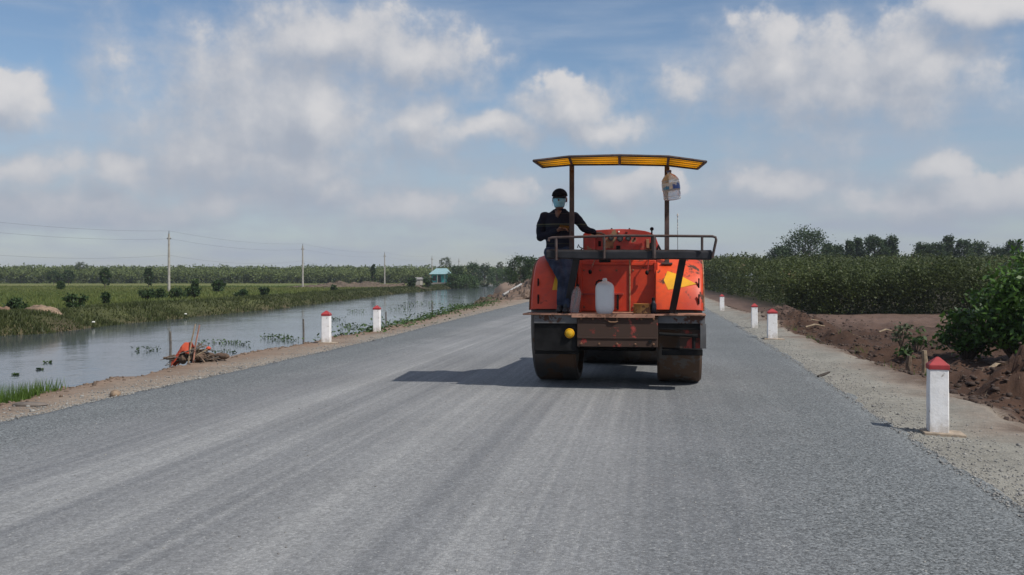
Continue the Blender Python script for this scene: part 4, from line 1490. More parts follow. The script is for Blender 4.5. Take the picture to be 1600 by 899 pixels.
def decal(poly, name, mat, parent, off=.006, n=8):
    """flat print following the fender: polygon fan subdivided"""
    cx = sum(p[0] for p in poly) / len(poly); cy = sum(p[1] for p in poly) / len(poly)
    vs = [on_fender(cx, cy, off)]; fs = []
    R = []
    for i in range(len(poly)):
        a, b = poly[i], poly[(i + 1) % len(poly)]
        for k in range(4):
            t = k / 4; R.append((a[0] + (b[0] - a[0]) * t, a[1] + (b[1] - a[1]) * t))
    m_ = len(R)
    for lv in range(1, 6):
        for (u, v) in R:
            vs.append(on_fender(cx + (u - cx) * lv / 5, cy + (v - cy) * lv / 5, off))
    for i in range(m_): fs.append((0, 1 + i, 1 + (i + 1) % m_))
    for lv in range(4):
        for i in range(m_):
            a = 1 + lv * m_
            fs.append((a + i, a + m_ + i, a + m_ + (i + 1) % m_, a + (i + 1) % m_))
    mb = MB(); mb.add(vs, fs)
    o = mb.build(name, mat, parent)
    sm = o.modifiers.new('solid', 'SOLIDIFY'); sm.thickness = .003
    return o


decal(ARROW_R, 'arrow_mark', M_YEL, f_r)
decal([(869, 427), (876, 425), (899, 439), (895, 453), (863, 453.5), (865, 443)], 'arrow_mark', M_YEL, f_l)
# rusty edge strip on the outer rim of the right fender
for s, par in ((1, f_r), (-1, f_l)):
    secs = []
    for k in range(19):
        a = math.radians(12 + 150 * k / 18)
        ring = [(s * (XO + .014), -r * math.cos(a), WR + r * math.sin(a)) for r in (FR - .075, FR - .13)] + [(s * (XO + .026), -r * math.cos(a), WR + r * math.sin(a)) for r in (FR - .13, FR - .075)]
        secs.append(ring)
    rp(MB().sweep(secs), 'edge_strip', M_RUSTE, par)
# fender hinges
for s, par in ((-1, f_l), (1, f_r)):
    for zz in (1.28, 1.08):
        q = on_fender(841 if s < 0 else 1092, 434 - (zz - 1.35) * 125, .008)
        MB().box(q, (.018, .03, .12)).build('hinge', M_BLACK, par, bevel=.004)

# deck and everything below it
DZ = P(966, 491, -1.30).z
DY = -1.30
mb = MB()
mb.box2((-1.10, DY, DZ - .018), (1.10, -.80, DZ))
mb.box2((-.50, -.80, DZ - .0175), (.50, -.50, DZ - .0005))
rp(mb, 'deck_plate', M_DECK, bevel=.003)
mb = MB()
mb.box2((-.50, DY - .012, DZ - .045), (.50, DY - .001, DZ + .002))
rp(mb, 'deck_lip', M_DECK, bevel=.003)
# centre rear apron, rust and red
q0 = P(902, 495, DY + .03); q1 = P(1028, 543, DY + .03)
pan = rp(MB().box2((q0.x, DY + .02, q1.z), (q1.x, DY + .045, DZ - .03)), 'rear_apron', M_RUSTP, bevel=.004)
MB().box2((q0.x + .005, DY + .008, q1.z + .10), (q1.x - .005, DY + .019, q1.z + .118)).build('apron_seam', M_RUSTP, pan, bevel=.002)
mb = MB().tube([(-.06, DY + .012, DZ - .085), (-.03, DY + .004, DZ - .098), (.03, DY + .004, DZ - .098), (.06, DY + .012, DZ - .085)], .008, 8)
mb.build('handle', M_RUSTE, pan, smooth=True)
MB().lathe([(.022, 0), (.022, .012), (.012, .016)], 12, (q1.x - .09, DY + .004, q1.z + .07), 'y').build('bolt', M_BLACK, pan)
# side aprons in front of the wheels
for s, (ua, ub) in ((-1, (834, 902)), (1, (1028, 1102))):
    a = P(ua, 494, DY + .05); b = P(ub, 549 if s < 0 else 516, DY + .05)
    rp(MB().box2((a.x + .004, DY + .06, b.z), (b.x - .004, DY + .08, DZ - .02)), 'wheel_apron', M_BLACK, bevel=.004)
    g0 = P(ua, 494, DY + .02); g1 = P(ub, 506, DY + .02)
    rp(MB().box2((a.x + .002, DY + .035, g1.z), (b.x - .002, DY + .0585, DZ - .019)), 'apron_rail', M_GREYST, bevel=.004)
a = P(1062, 508, DY + .05); b = P(1103, 545, DY + .05)
rp(MB().box2((a.x, DY + .082, b.z), (b.x, DY + .10, a.z)), 'corner_plate', M_RUSTP, bevel=.004)
a = P(1094, 506, DY + .03); b = P(1103.5, 545, DY + .03)
rp(MB().box2((a.x, DY + .03, b.z), (b.x, DY + .058, a.z)), 'corner_strip', M_GREYST, bevel=.004)
a = P(1030, 508, DY + .05); b = P(1084, 525, DY + .05)
mb = MB(); mb.tube([(a.x, DY + .05, b.z + .02), (b.x, DY + .05, b.z + .0)], .02, 10); mb.tube([(b.x, DY + .05, b.z + .0), (b.x, DY + .05, b.z - .15)], .022, 10)
mb.tube([(b.x - .01, DY + .03, b.z), (b.x + .045, DY + .03, b.z)], .026, 10)
rp(mb, 'tow_hook', M_BLACK, smooth=True)
for (ua, ub, va, vb) in ((836, 902, 540, 554), (1034, 1098, 546, 556)):
    a = P(ua, va, DY + .16); b = P(ub, vb, DY + .16)
    rp(MB().box2((a.x, DY + .15, b.z), (b.x, -.83, a.z)), 'wheel_scraper', M_BLACK, bevel=.005)
q = P(890, 521, DY + .05)
lamp = rp(MB().lathe([(.060, 0), (.060, -.02), (.052, -.03), (.05, -.022)], 24, (q.x, DY + .058, q.z), 'y'), 'reflector', M_YEL, smooth=True)
am = NT('amber_lens'); am.base((.60, .34, .01)); am.rough(.15)
MB().lathe([(.05, 0), (.045, -.015), (.025, -.026), (.004, -.03)], 20, (q.x, DY + .036, q.z), 'y').build('lens', am.mat, lamp, smooth=True)

# body between the fenders: rear wall, shelf, dashboard
BY = -.52
wa = P(901, 407, BY); wb = P(1028, 490, BY)
body = rp(MB().box2((-.500, BY, DZ + .001), (.500, -.12, wa.z)), 'body_rear_wall', M_RED, bevel=.012)
a = P(984, 405, BY); b = P(984, 490, BY)
MB().tube([(a.x, BY - .012, a.z), (b.x, BY - .012, b.z)], .010, 8).build('conduit', M_RUSTE, body, smooth=True)
a = P(901, 411, BY - .02); b = P(983, 414, BY - .02)
MB().box2((a.x + .01, BY - .022, b.z), (b.x, BY - .001, a.z)).build('ledge', M_RED, body, bevel=.004)
a = P(986, 411, BY); b = P(1026, 415, BY)
MB().box2((a.x, BY - .022, b.z), (b.x - .005, BY - .001, a.z)).build('ledge', M_RED, body, bevel=.004)
a = P(936, 405.5, BY - .005); b = P(954, 410, BY - .005)
MB().box2((a.x, BY - .006, b.z), (b.x, BY + .02, a.z)).build('slot', M_BLACK, body)
for (ua, ub, va, vb, nm) in ((905, 909, 460, 484, 'bracket'), (964, 967, 460, 484, 'bracket')):
    a = P(ua, va, BY); b = P(ub, vb, BY)
    MB().box2((a.x, BY - .03, b.z), (b.x, BY - .001, a.z)).build(nm, M_BLACK, body, bevel=.003)
a = P(900, 458, BY); b = P(930, 461, BY)
MB().box2((a.x + .01, BY - .03, b.z), (b.x, BY - .001, a.z)).build('bracket', M_DASH, body, bevel=.003)
a = P(955, 458, BY); b = P(974, 461, BY)
MB().box2((a.x, BY - .03, b.z), (b.x, BY - .001, a.z)).build('bracket', M_DASH, body, bevel=.003)
a = P(1022, 410, BY - .04); b = P(1029, 488, BY - .04)
MB().box2((a.x, BY - .05, b.z), (b.x - .012, BY - .001, a.z)).build('side_flange', M_RED, body, bevel=.004)
a = P(901, 408, BY - .04); b = P(909, 488, BY - .04)
MB().box2((a.x + .012, BY - .05, b.z), (b.x, BY - .001, a.z)).build('side_flange', M_RED, body, bevel=.004)
# rag on the shelf
mb = MB(); vs, fs = _crumple(.30, .12, .08, 3); mb.add(vs, fs)
q = P(1000, 404, BY + .1)
tag(mb.build('shelf_rag', simple('rag_grey', (.20, .25, .19), .9), None, smooth=True, loc=RO + Rr * q.x + Rh * q.y + Vector((0, 0, wa.z + .0))), 'crumpled grey green rag on the shelf under the dashboard', 'rag')

DSH = -.02
def dash_profile(y):
    pts = [(911, 396), (911, 366), (916, 362), (930, 360), (955, 358.3), (972, 358), (990, 358.6), (1008, 361), (1018, 364), (1024, 369), (1028, 380), (1031, 396)]
    return [P(u, v, DSH) + Vector((0, y - DSH, 0)) for (u, v) in pts]
pr0 = dash_profile(DSH); pr1 = dash_profile(DSH + .44)
low = P(966, 400, DSH).z - .1
pr0 = [Vector((pr0[0].x, DSH, wa.z - .02))] + pr0[1:-1] + [Vector((pr0[-1].x, DSH, wa.z - .02))]
pr1 = [Vector((p.x, DSH + .44, p.z)) for p in pr0]
dash = rp(MB().sweep([pr0, pr1]), 'dashboard', M_DASH, bevel=.006)
M_GAUGE = simple('gauge_rim', (.03, .03, .032), .4)
M_GFACE = simple('gauge_face', (.10, .115, .12), .2)
for (u, v, r) in ((955, 372, .036), (969, 373, .044), (982, 372.5, .038)):
    q = P(u, v, DSH)
    g = MB().lathe([(r, 0), (r, -.022), (r * .8, -.024), (r * .8, -.012)], 20, (q.x, DSH - .001, q.z), 'y').build('gauge', M_GAUGE, dash, smooth=True)
    MB().lathe([(r * .79, 0), (r * .5, -.003), (.002, -.004)], 20, (q.x, DSH - .012, q.z), 'y').build('gauge_face', M_GFACE, g)
for (u, v, w, h, mt, nm) in ((967, 362.5, .02, .02, M_WHITE, 'switch'), (979, 364, .03, .015, M_BLACK, 'switch'), (937, 381, .035, .07, M_BLACK, 'switch'), (992, 373, .02, .03, M_BLACK, 'switch'),
                             (952, 383, .10, .09, M_RUSTE, 'plate'), (966, 387, .05, .05, M_BLACK, 'switch'), (1012, 381, .04, .12, M_RUSTE, 'plate'), (1017, 385, .03, .09, M_BLACK, 'switch')):
    q = P(u, v, DSH)
    MB().box((q.x, DSH - .008, q.z), (w, .014, h)).build(nm, mt, dash, bevel=.004)
for u in (955, 983):
    q = P(u, 358, DSH)
    MB().lathe([(.012, 0), (.012, .012), (.008, .02)], 8, (q.x, DSH + .1, q.z - .004)).build('bolt', M_BLACK, dash)
# side box by the driver's hand
a = P(912, 368, DSH - .1); b = P(930, 400, DSH - .1)
rp(MB().box2((a.x, DSH - .12, wa.z - .01), (b.x, DSH - .002, a.z)), 'side_box', M_DASH, bevel=.012)
mb = MB(); a = P(911, 384, DSH - .08)
mb.tube([(a.x, DSH - .08, a.z - .04), (a.x - .045, DSH - .08, a.z - .02), (a.x - .06, DSH - .08, a.z + .015), (a.x - .075, DSH - .08, a.z - .03)], .008, 6)
mb.tube([(a.x - .02, DSH - .08, a.z - .04), (a.x - .03, DSH - .08, a.z - .12)], .012, 6)
rp(mb, 'latch', M_BLACK, smooth=True)
# gear lever with ball knob, two hanging levers
a = P(1018, 392, DSH - .16); b = P(1018.5, 360, DSH - .1)
lev = rp(MB().tube([a, b], [.012, .010], 8), 'gear_lever', M_BLACK, smooth=True)
MB().ell(P(1018.5, 358, DSH - .1), (.026, .026, .026), 12, 8).build('knob', M_BLACK, lev, smooth=True)
a = P(1026, 396, DSH - .05)
rp(MB().tube([a, P(1029, 384, DSH - .02), P(1034, 396, DSH - .02)], .018, 8), 'hose', M_BLACK, smooth=True)
for (u0, v0, u1, v1) in ((930, 404, 922, 425), (1014, 404, 1011, 426)):
    a = P(u0, v0, BY - .10); b = P(u1, v1, BY - .09)
    l = rp(MB().tube([a + Vector((0, .1, .01)), a, b], .009, 8), 'pedal_lever', M_DASH, smooth=True)
    MB().ell(b, (.024, .024, .03), 12, 8).build('pedal_pad', M_BLACK, l, smooth=True)

# seat bench with back rail
SY = -1.42
a = P(856, 390.5, SY); b = P(1112, 407, SY)
zt, zb_ = P(966, 390.5, SY).z, P(966, 405.5, SY).z
L0, L1 = P(855, 398, SY), P(1112, 400, SY)
mb = MB()
secs = []
for t in np.linspace(0, 1, 14):
    x = L0.x + (L1.x - L0.x) * t
    zc = (zt + zb_) / 2 + (L0.z * (1 - t) + L1.z * t - (L0.z + L1.z) / 2) * .8 + random.uniform(-.003, .003)
    hh = (zt - zb_) / 2 * random.uniform(.96, 1.02)
    secs.append([(x, SY - .13, zc - hh), (x, SY + .15, zc - hh), (x, SY + .15, zc + hh * .9), (x, SY + .05, zc + hh), (x, SY - .09, zc + hh), (x, SY - .13, zc + hh * .7)])
bench = rp(mb.sweep(secs), 'seat_bench', M_BENCH, bevel=.014)
for (u0, u1, w) in ((1067, 1050, .085), (901, 885, .085)):
    a = P(u0, 404, SY + .10); b = P(u1, 490.5, -.96); b.z = DZ - .002
    dx = Vector((w / 2, 0, 0)); dy = Vector((0, .02, 0))
    mb = MB(); mb.sweep([[b - dx - dy, b + dx - dy, b + dx + dy, b - dx + dy], [a - dx - dy, a + dx - dy, a + dx + dy, a - dx + dy]])
    rp(mb, 'bench_support', M_BENCH, bevel=.006)
RY = SY - .15
mb = MB()
rail = [P(857, 377, RY), P(858, 373, RY), P(863, 371.5, RY), P(966, 368.5, RY), P(1060, 369, RY), P(1113, 369.5, RY), P(1118, 371, RY), P(1119, 375, RY), P(1113, 403, RY)]
mb.tube(rail, .016, 10)
for (u, v0, v1, r) in ((869, 371.5, 407, .016), (944, 369, 404, .016), (1022, 368.5, 404, .022), (1097, 369.5, 391, .015)):
    mb.tube([P(u, v0, RY), P(u, v1, RY)], r, 8)
rp(mb, 'back_rail', M_PIPE, smooth=True)

# canopy: two poles, bowed frame, translucent yellow sheets
YN, YF = -1.76, -.42
near_px = [(834, 251.5), (889, 245), (968, 243), (1045, 245), (1103, 253)]
far_px = [(848, 261.5), (893.5, 257.5), (968, 257), (1043, 258.5), (1090, 264)]
nearp = [P(u, v, YN) for u, v in near_px]; farp = [P(u, v, YF) for u, v in far_px]
for k, (u, v) in enumerate(((893.5, 258), (1042, 260))):
    t = P(u, v, YF - .03)
    zb2 = WR + math.sqrt(FR ** 2 - (YF - .03) ** 2)
    mb = MB(); mb.box2((t.x - .030, YF - .06, zb2 - .03), (t.x + .030, YF, t.z))
    pl = rp(mb, 'canopy_pole', M_PIPE, bevel=.006)
    MB().box2((t.x - .07, YF - .10, zb2 - .012), (t.x + .07, YF + .04, zb2 + .012)).build('foot_plate', M_PIPE, pl, bevel=.003)
mb = MB()
fr = .017
mb.tube(nearp, fr, 6); mb.tube(farp, fr, 6)
for a, b in zip(nearp, farp): mb.tube([a, b], fr, 6)
rp(mb, 'canopy_frame', M_PIPE, smooth=True)
cm = NT('yellow_sheet')
wv = cm.noise(cm.co, 6, 4)
cc = cm.mix(wv, (.88, .52, .03), (.98, .70, .05))
cm.base(cc); cm.rough(.45)
tr = cm.N.new('ShaderNodeBsdfTranslucent'); cm.L.new(cc, tr.inputs['Color'])
mx = cm.N.new('ShaderNodeMixShader'); mx.inputs[0].default_value = .62
cm.L.new(cm.b.outputs[0], mx.inputs[1]); cm.L.new(tr.outputs[0], mx.inputs[2]); cm.L.new(mx.outputs[0], cm.out.inputs['Surface'])
for k in range(4):
    a, b, c_, d_ = nearp[k], nearp[k + 1], farp[k + 1], farp[k]
    vs = []; fs = []
    n = 44
    for i in range(n + 1):
        t = i / n
        z = 0.014 + .004 * math.sin(t * 2 * math.pi * 9)
        p = a.lerp(d_, t); q = b.lerp(c_, t)
        vs += [(p.x, p.y, p.z + z), (q.x, q.y, q.z + z)]
    for i in range(n): fs.append((2 * i, 2 * i + 1, 2 * i + 3, 2 * i + 2))
    mb = MB(); mb.add(vs, fs)
    o = rp(mb, 'canopy_sheet', cm.mat, smooth=True)
    so = o.modifiers.new('solid', 'SOLIDIFY'); so.thickness = .004
mb = MB()
for t in (.25, .5, .75):
    mb.tube([n_.lerp(f_, t) + Vector((0, 0, .0)) for n_, f_ in zip(nearp, farp)], .004, 5)
rp(mb, 'canopy_purlins', M_PIPE, smooth=True)
bolt_me = MB().lathe([(.013, 0), (.013, -.008), (.008, -.012)], 8, (0, 0, 0), 'y')
first = None
for (x_, y_, z_, par) in [(q0.x + .05 + k * (q1.x - q0.x - .1) / 6, DY + .019, DZ - .06, pan) for k in range(7)] + \
        [(q0.x + .05 + k * (q1.x - q0.x - .1) / 4, DY + .019, q1.z + .035, pan) for k in range(5)] + \
        [(-.42 + k * .21, BY - .001, DZ + .06, body) for k in range(5)] + [(-.42 + k * .21, BY - .001, wa.z - .13, body) for k in range(5)]:
    if first is None:
        first = bolt_me.build('bolt', M_RUSTE, par); b_ = first
    else:
        b_ = first.copy(); col.objects.link(b_); b_.parent = par
    b_.location = (x_, y_, z_)
# thin aerial with scraps of foil
a = P(1059, 392, SY + .1); b = P(1058.5, 335, SY + .1)
aer = rp(MB().tube([a, b], .0035, 5), 'aerial', M_GREYST)
mb = MB()
for (v, s) in ((338, .02), (343, .014), (351, .012), (356, .014), (360, .01)):
    q = P(1058.8, v, SY + .1); vs, fs = _crumple(s, s, s * 2, int(v)); mb.add([(x_ + q.x, y_ + q.y, z_ + q.z) for x_, y_, z_ in vs], fs)
mb.build('foil_scraps', simple('foil', (.55, .53, .5), .35), aer)


# ------------------------------------------------------------------ things on the roller (own top-level objects)
def world_of(p):
    return RO + Rr * p.x + Rh * p.y + Vector((0, 0, p.z))


def on_deck(name, label, cat, u, y):
    p = P(u, 491, y)
    r = empty(name, RO + Rr * p.x + Rh * y + Vector((0, 0, DZ)), RYAW)
    return tag(r, label, cat)


# white jerrycan
j = on_deck('jerrycan', 'white plastic jerrycan standing on the rear deck of the roller', 'jerrycan', 945, -1.12)
sc_ = (P(945, 435, -1.12).z - DZ) / .46
prof = [(.085, .0), (.098, .015), (.112, .06), (.115, .12), (.115, .33), (.108, .365), (.085, .395), (.05, .415), (.030, .425), (.028, .45), (.018, .462)]
mb = MB()
secs = []
for (r, z) in prof:
    ring = []
    for k in range(28):
        a = 2 * math.pi * k / 28
        e = 3.2 if r > .05 else 2
        cx, sx = math.cos(a), math.sin(a)
        ring.append((math.copysign(abs(cx) ** (2 / e), cx) * r, math.copysign(abs(sx) ** (2 / e), sx) * r * .8, z * sc_))
    secs.append(ring)
jm = NT('jerrycan_plastic'); jm.base(jm.mix(jm.noise(jm.co, 7, 4), (.66, .65, .66), (.78, .77, .76))); jm.rough(.4)
jm.b.inputs['Subsurface Weight'].default_value = .15; jm.b.inputs['Subsurface Radius'].default_value = (.05, .05, .05)
mb.sweep(secs).build('body', jm.mat, j, smooth=True)
mb = MB().tube([(-.03, -.0, .425 * sc_), (-.07, -.01, .432 * sc_), (-.10, 0, .41 * sc_), (-.112, 0, .365 * sc_)], .011, 8)
mb.build('handle', M_BLACK, j, smooth=True)

# brown tin, dark bottle
t = on_deck('tin', 'open rusty orange brown tin on the rear deck', 'tin', 1003, -1.02)
tm = painted('tin_brown', (.52, .23, .05), rust=(.22, .09, .04), amount=.7, rough=.5, scale=9)
MB().lathe([(.100, 0), (.106, .004), (.104, .012), (.102, .105), (.108, .112), (.106, .118), (.098, .116), (.096, .02)], 28).build('body', tm, t, smooth=True)
MB().lathe([(.095, .08), (.002, .081)], 24).build('contents', simple('tin_contents', (.10, .05, .03), .7), t)
t = on_deck('dark_bottle', 'small dark oil bottle beside the brown tin', 'bottle', 1021, -1.0)
MB().lathe([(.034, 0), (.038, .01), (.038, .11), (.02, .14), (.016, .16)], 16).build('body', simple('dark_plastic', (.015, .017, .028), .35), t, smooth=True)
MB().lathe([(.019, .158), (.019, .19), (.012, .194)], 12).build('cap', M_BLACK, t, smooth=True)
t = on_deck('tool', 'dark spanner lying at the foot of the bench support', 'tool', 1040, -1.15)
mb = MB(); mb.box((0, 0, .012), (.22, .03, .014)); mb.lathe([(.03, 0), (.03, .016)], 10, (.12, 0, .004)); mb.lathe([(.025, 0), (.025, .016)], 10, (-.12, 0, .004))
mb.build('shank', M_BLACK, t, bevel=.003)


# clear ribbed bottle beside the man's foot
def glassy(name, c, alpha):
    m = NT(name); m.base(c); m.rough(.12)
    m.b.inputs['Transmission Weight'].default_value = alpha; m.b.inputs['IOR'].default_value = 1.15
    return m.mat


t = on_deck('ribbed_bottle', 'clear ribbed plastic bottle with black cap by the man\'s shoe', 'bottle', 897, -1.12)
t.rotation_euler = (0, math.radians(7), RYAW)
pr = [(.045, 0), (.058, .01)]
z = .02
while z < .22:
    pr += [(.062, z), (.056, z + .010), (.056, z + .014)]; z += .022
pr += [(.062, .24), (.056, .27), (.03, .31), (.018, .32), (.018, .335)]
MB().lathe(pr, 24).build('body', glassy('clear_pet', (.75, .72, .70), .75), t, smooth=True)
MB().lathe([(.021, .333), (.021, .36), (.015, .363)], 14).build('cap', M_BLACK, t, smooth=True)
r_ = on_deck('red_wedge', 'slanting red painted board beside the man\'s heel', 'board', 879, -1.02)
a = P(883, 464, -1.02); b = P(876, 490, -1.02); c0 = P(879, 491, -1.02)
mb = MB()
ax = a - Vector((c0.x, -1.02, DZ)); bx = b - Vector((c0.x, -1.02, DZ)); ax.y = .03; bx.y = -.0; bx.z = .003
w = Vector((.02, 0, 0)); dd = Vector((0, .015, 0))
mb.sweep([[bx - w - dd, bx + w * 1.4 - dd, bx + w * 1.4 + dd, bx - w + dd], [ax - w * .3 - dd, ax + w * .3 - dd, ax + w * .3 + dd, ax - w * .3 + dd]])
mb.build('plank', M_RED, r_, bevel=.003)

# big water bottle hung from the canopy
hb = P(1051, 313, YF - .16); ht = P(1047, 268, YF - .16)
root = empty('water_bottle', world_of(hb), RYAW)
tag(root, 'large clear water bottle with blue label hanging from the canopy', 'water bottle')
hh = ht.z - hb.z
tilt = Matrix.Rotation(math.radians(-6), 4, 'Y')
wrad = .112
pr = [(.06, 0), (.100, .006), (wrad, .03)]
for k in range(5): pr += [(wrad, .04 + k * .018), (wrad - .006, .048 + k * .018)]
pr += [(wrad, .14), (wrad, .25), (wrad - .004, .27), (wrad, .28), (.098, .31), (.07, .35), (.035, .375), (.024, .385), (.024, .40)]
k_ = hh / .41
body_b = MB().lathe([(r, z * k_) for r, z in pr], 30)
bo = body_b.build('body', glassy('bottle_pet', (.84, .89, .95), .62), root, smooth=True)
lm = NT('bottle_label')
sp = lm.N.new('ShaderNodeSeparateXYZ'); lm.L.new(lm.co, sp.inputs[0])
ang = lm.math('ARCTAN2', sp.outputs[0], lm.math('MULTIPLY', sp.outputs[1], -1.0))
wave = lm.math('MULTIPLY_ADD', lm.noise(lm.co, 14, 2), .12, sp.outputs[2])
c = lm.mix(lm.step(ang, -.25, -.15), (.05, .28, .62), (.62, .68, .74))
c = lm.mix(lm.step(wave, .215, .235), c, (.55, .66, .80))
c = lm.mix(lm.math('MULTIPLY', lm.step(ang, .1, .25), lm.step(wave, .255, .24)), c, (.04, .10, .42))
c = lm.mix(lm.math('MULTIPLY', lm.step(ang, -.65, -.8), lm.step(lm.noise(lm.co, 20, 2), .45, .55)), c, (.50, .58, .66))
lm.base(c); lm.rough(.35)
lb = MB()
secs = []
for z in (.15, .24):
    secs.append([((wrad + .0025) * math.cos(2 * math.pi * q / 32), (wrad + .0025) * math.sin(2 * math.pi * q / 32), z * k_) for q in range(32)])
lb.sweep(secs)
lb.f = [f for f in lb.f if len(f) == 4]; lb.mi = [0] * len(lb.f)
lo = lb.build('label_band', lm.mat, root, smooth=True)
MB().lathe([(.03, .395 * k_), (.03, .425 * k_), (.025, .43 * k_)], 18).build('cap', simple('cap_blue', (.06, .10, .35), .4), root, smooth=True)
MB().tube([(0, 0, .42 * k_), (.008, .02, .45 * k_), (.01, .05, .49 * k_)], .004, 6).build('string', simple('string_white', (.6, .6, .6), .8), root)
root.rotation_euler = (0, math.radians(-7), RYAW)

# ------------------------------------------------------------------ the man on the fender
def remesh(o, vox, smooth_it=6):
    m = o.modifiers.new('remesh', 'REMESH'); m.mode = 'VOXEL'; m.voxel_size = vox; m.use_smooth_shade = True
    s = o.modifiers.new('smooth', 'SMOOTH'); s.factor = .5; s.iterations = smooth_it
    return o


def folds(o, strength, size):
    t = bpy.data.textures.new('cloth_folds', 'CLOUDS'); t.noise_scale = size; t.noise_depth = 2
    d = o.modifiers.new('folds', 'DISPLACE'); d.texture = t; d.strength = strength; d.mid_level = .5
    return o


def limb(mb, pts, rads, n=14, sx=1.0):
    """tapered rounded limb through points"""
    pts = [Vector(p) for p in pts]
    path = []; rr = []
    for i in range(len(pts) - 1):
        for k in range(5):
            t = k / 5
            path.append(pts[i].lerp(pts[i + 1], t)); rr.append(rads[i] + (rads[i + 1] - rads[i]) * t)
    path.append(pts[-1]); rr.append(rads[-1])
    mb.tube(path, rr, n, sx=sx)
    for p, r in zip(pts, rads): mb.ell(p, (r, r, r), 12, 8)


def person():
    HS = 1.13                                   # head size
    TY = -.22                                    # depth of the trunk on the roller
    hip = P(871, 393, -.33)
    base = Vector((hip.x, -.33, WR + math.sqrt(FR ** 2 - .33 ** 2)))
    root = empty('person', world_of(base), RYAW)
    tag(root, 'person in dark striped shirt, jeans, cap and blue face mask seated on the roller', 'person')
    def Q(u, v, y): return P(u, v, y) - base
    M_SKIN = NT('skin'); M_SKIN.base(M_SKIN.mix(M_SKIN.noise(M_SKIN.co, 18, 3), (.16, .075, .048), (.21, .105, .07))); M_SKIN.rough(.5)
    skin = M_SKIN.mat
    hc = Q(874.5, 311, TY - .03)                    # middle of the head
    neck = Q(873, 328, TY - .005)
    shR, shL = Q(849, 338.5, TY), Q(900, 338.5, TY + .01)        # his right is at the left in the picture
    elR = Q(844, 371, TY + .0); haR = Q(873, 359.5, TY - .23)
    elL = Q(913, 358, TY + .04); haL = Q(930, 364, DSH - .07)
    pel = Q(872, 391, TY - .07)
    hipR = Q(861, 395, TY - .12); hipL = Q(883, 395, TY - .12)
    knR = Q(878, 436, -.86); knL = Q(889, 433, -.86)
    anR = Q(875, 476, -1.04); anL = Q(885, 482, -1.10)
    # ---- body: one continuous skin
    mb = MB()
    mb.ell(hc + HS * Vector((0, .005, .018)), tuple(HS * q for q in (.075, .094, .100)), 18, 14)
    mb.ell(hc + HS * Vector((0, -.018, -.05)), tuple(HS * q for q in (.058, .070, .075)), 16, 12)            # jaw
    mb.ell(hc + HS * Vector((0, -.098, -.02)), tuple(HS * q for q in (.013, .02, .022)), 10, 8)               # nose
    for s in (-1, 1):
        mb.ell(hc + HS * Vector((s * .080, .012, -.01)), tuple(HS * q for q in (.012, .022, .034)), 10, 8)    # ears
        mb.ell(hc + HS * Vector((s * .030, -.080, .022)), tuple(HS * q for q in (.018, .010, .008)), 8, 6)   # brow
    mb.ell(hc + HS * Vector((0, -.078, -.066)), tuple(HS * q for q in (.026, .012, .010)), 8, 6)              # mouth
    limb(mb, [neck + Vector((0, .02, -.05)), hc + HS * Vector((0, .012, -.05))], [.060, .052])
    limb(mb, [neck + Vector((0, .01, -.09)), pel + Vector((0, .04, .12))], [.10, .11])
    for sh, el, ha in ((shR, elR, haR), (shL, elL, haL)):
        limb(mb, [sh, el, ha], [.046, .036, .024])
    limb(mb, [hipR, knR, anR], [.06, .045, .03]); limb(mb, [hipL, knL, anL], [.06, .045, .03])
    body = remesh(mb.build('body', skin, root), .009, 5)
    # ---- hands with five fingers
    def hand(c, fwd, up, flip, curl, name):
        fwd = fwd.normalized(); side = fwd.cross(up).normalized() * flip; up = side.cross(fwd).normalized() * flip
        h = MB()
        for k in range(5):
            t = k / 4
            h.ell(c + fwd * (.0 + .075 * t), (.030, .030, .015), 10, 6, Matrix((side, fwd, up)).transposed())
        h.ell(c + fwd * .04, (.040, .050, .016), 12, 8, Matrix((side, fwd, up)).transposed())
        lens = [.062, .072, .068, .052]
        for i, l in enumerate(lens):
            b0 = c + fwd * .078 + side * (.030 - .020 * i)
            p1 = b0 + fwd * l * .45 - up * curl * .012
            p2 = p1 + (fwd * (1 - curl * .5) - up * curl * .8).normalized() * l * .32
            p3 = p2 + (fwd * (1 - curl) - up * curl * 1.2).normalized() * l * .26
            limb(h, [b0 - fwd * .02, p1, p2, p3], [.0095, .009, .0085, .0075], 8)
        b0 = c + fwd * .012 + side * .030
        p1 = b0 + (fwd * .6 + side * .8).normalized() * .036; p2 = p1 + (fwd * .9 + side * .25 - up * curl * .5).normalized() * .032
        limb(h, [b0, p1, p2], [.013, .011, .009], 8)
        o = remesh(h.build(name, skin, root), .0042, 3)
        return c + fwd * .06
    fR = (haR - elR); 
    hand(haR, Vector((.9, -.25, .15)), Vector((0, .35, 1)), 1, .75, 'hand')
    hand(haL + Vector((0, 0, .0)), Vector((.92, .25, -.06)), Vector((0, -.1, 1)), -1, .35, 'hand')
    # ---- shirt with striped chest and sleeves
    sm = NT('dark_shirt')
    sp = sm.N.new('ShaderNodeSeparateXYZ'); sm.L.new(sm.co, sp.inputs[0])
    z1 = Q(872, 350.5, TY - .12).z; z2 = Q(872, 381, TY - .12).z; z3 = Q(872, 334.5, TY).z
    c = sm.mix(sm.noise(sm.co, 10, 4), (.010, .011, .019), (.020, .021, .034))
    for zz, w, colr in ((z1, .009, (.085, .095, .065)), (z1 - .024, .004, (.05, .055, .045)), (z2, .006, (.05, .05, .035)), (z3, .005, (.05, .045, .045))):
        k = sm.math('LESS_THAN', sm.math('ABSOLUTE', sm.math('SUBTRACT', sp.outputs[2], zz)), w)
        c = sm.mix(sm.math('MULTIPLY', k, .8), c, colr)
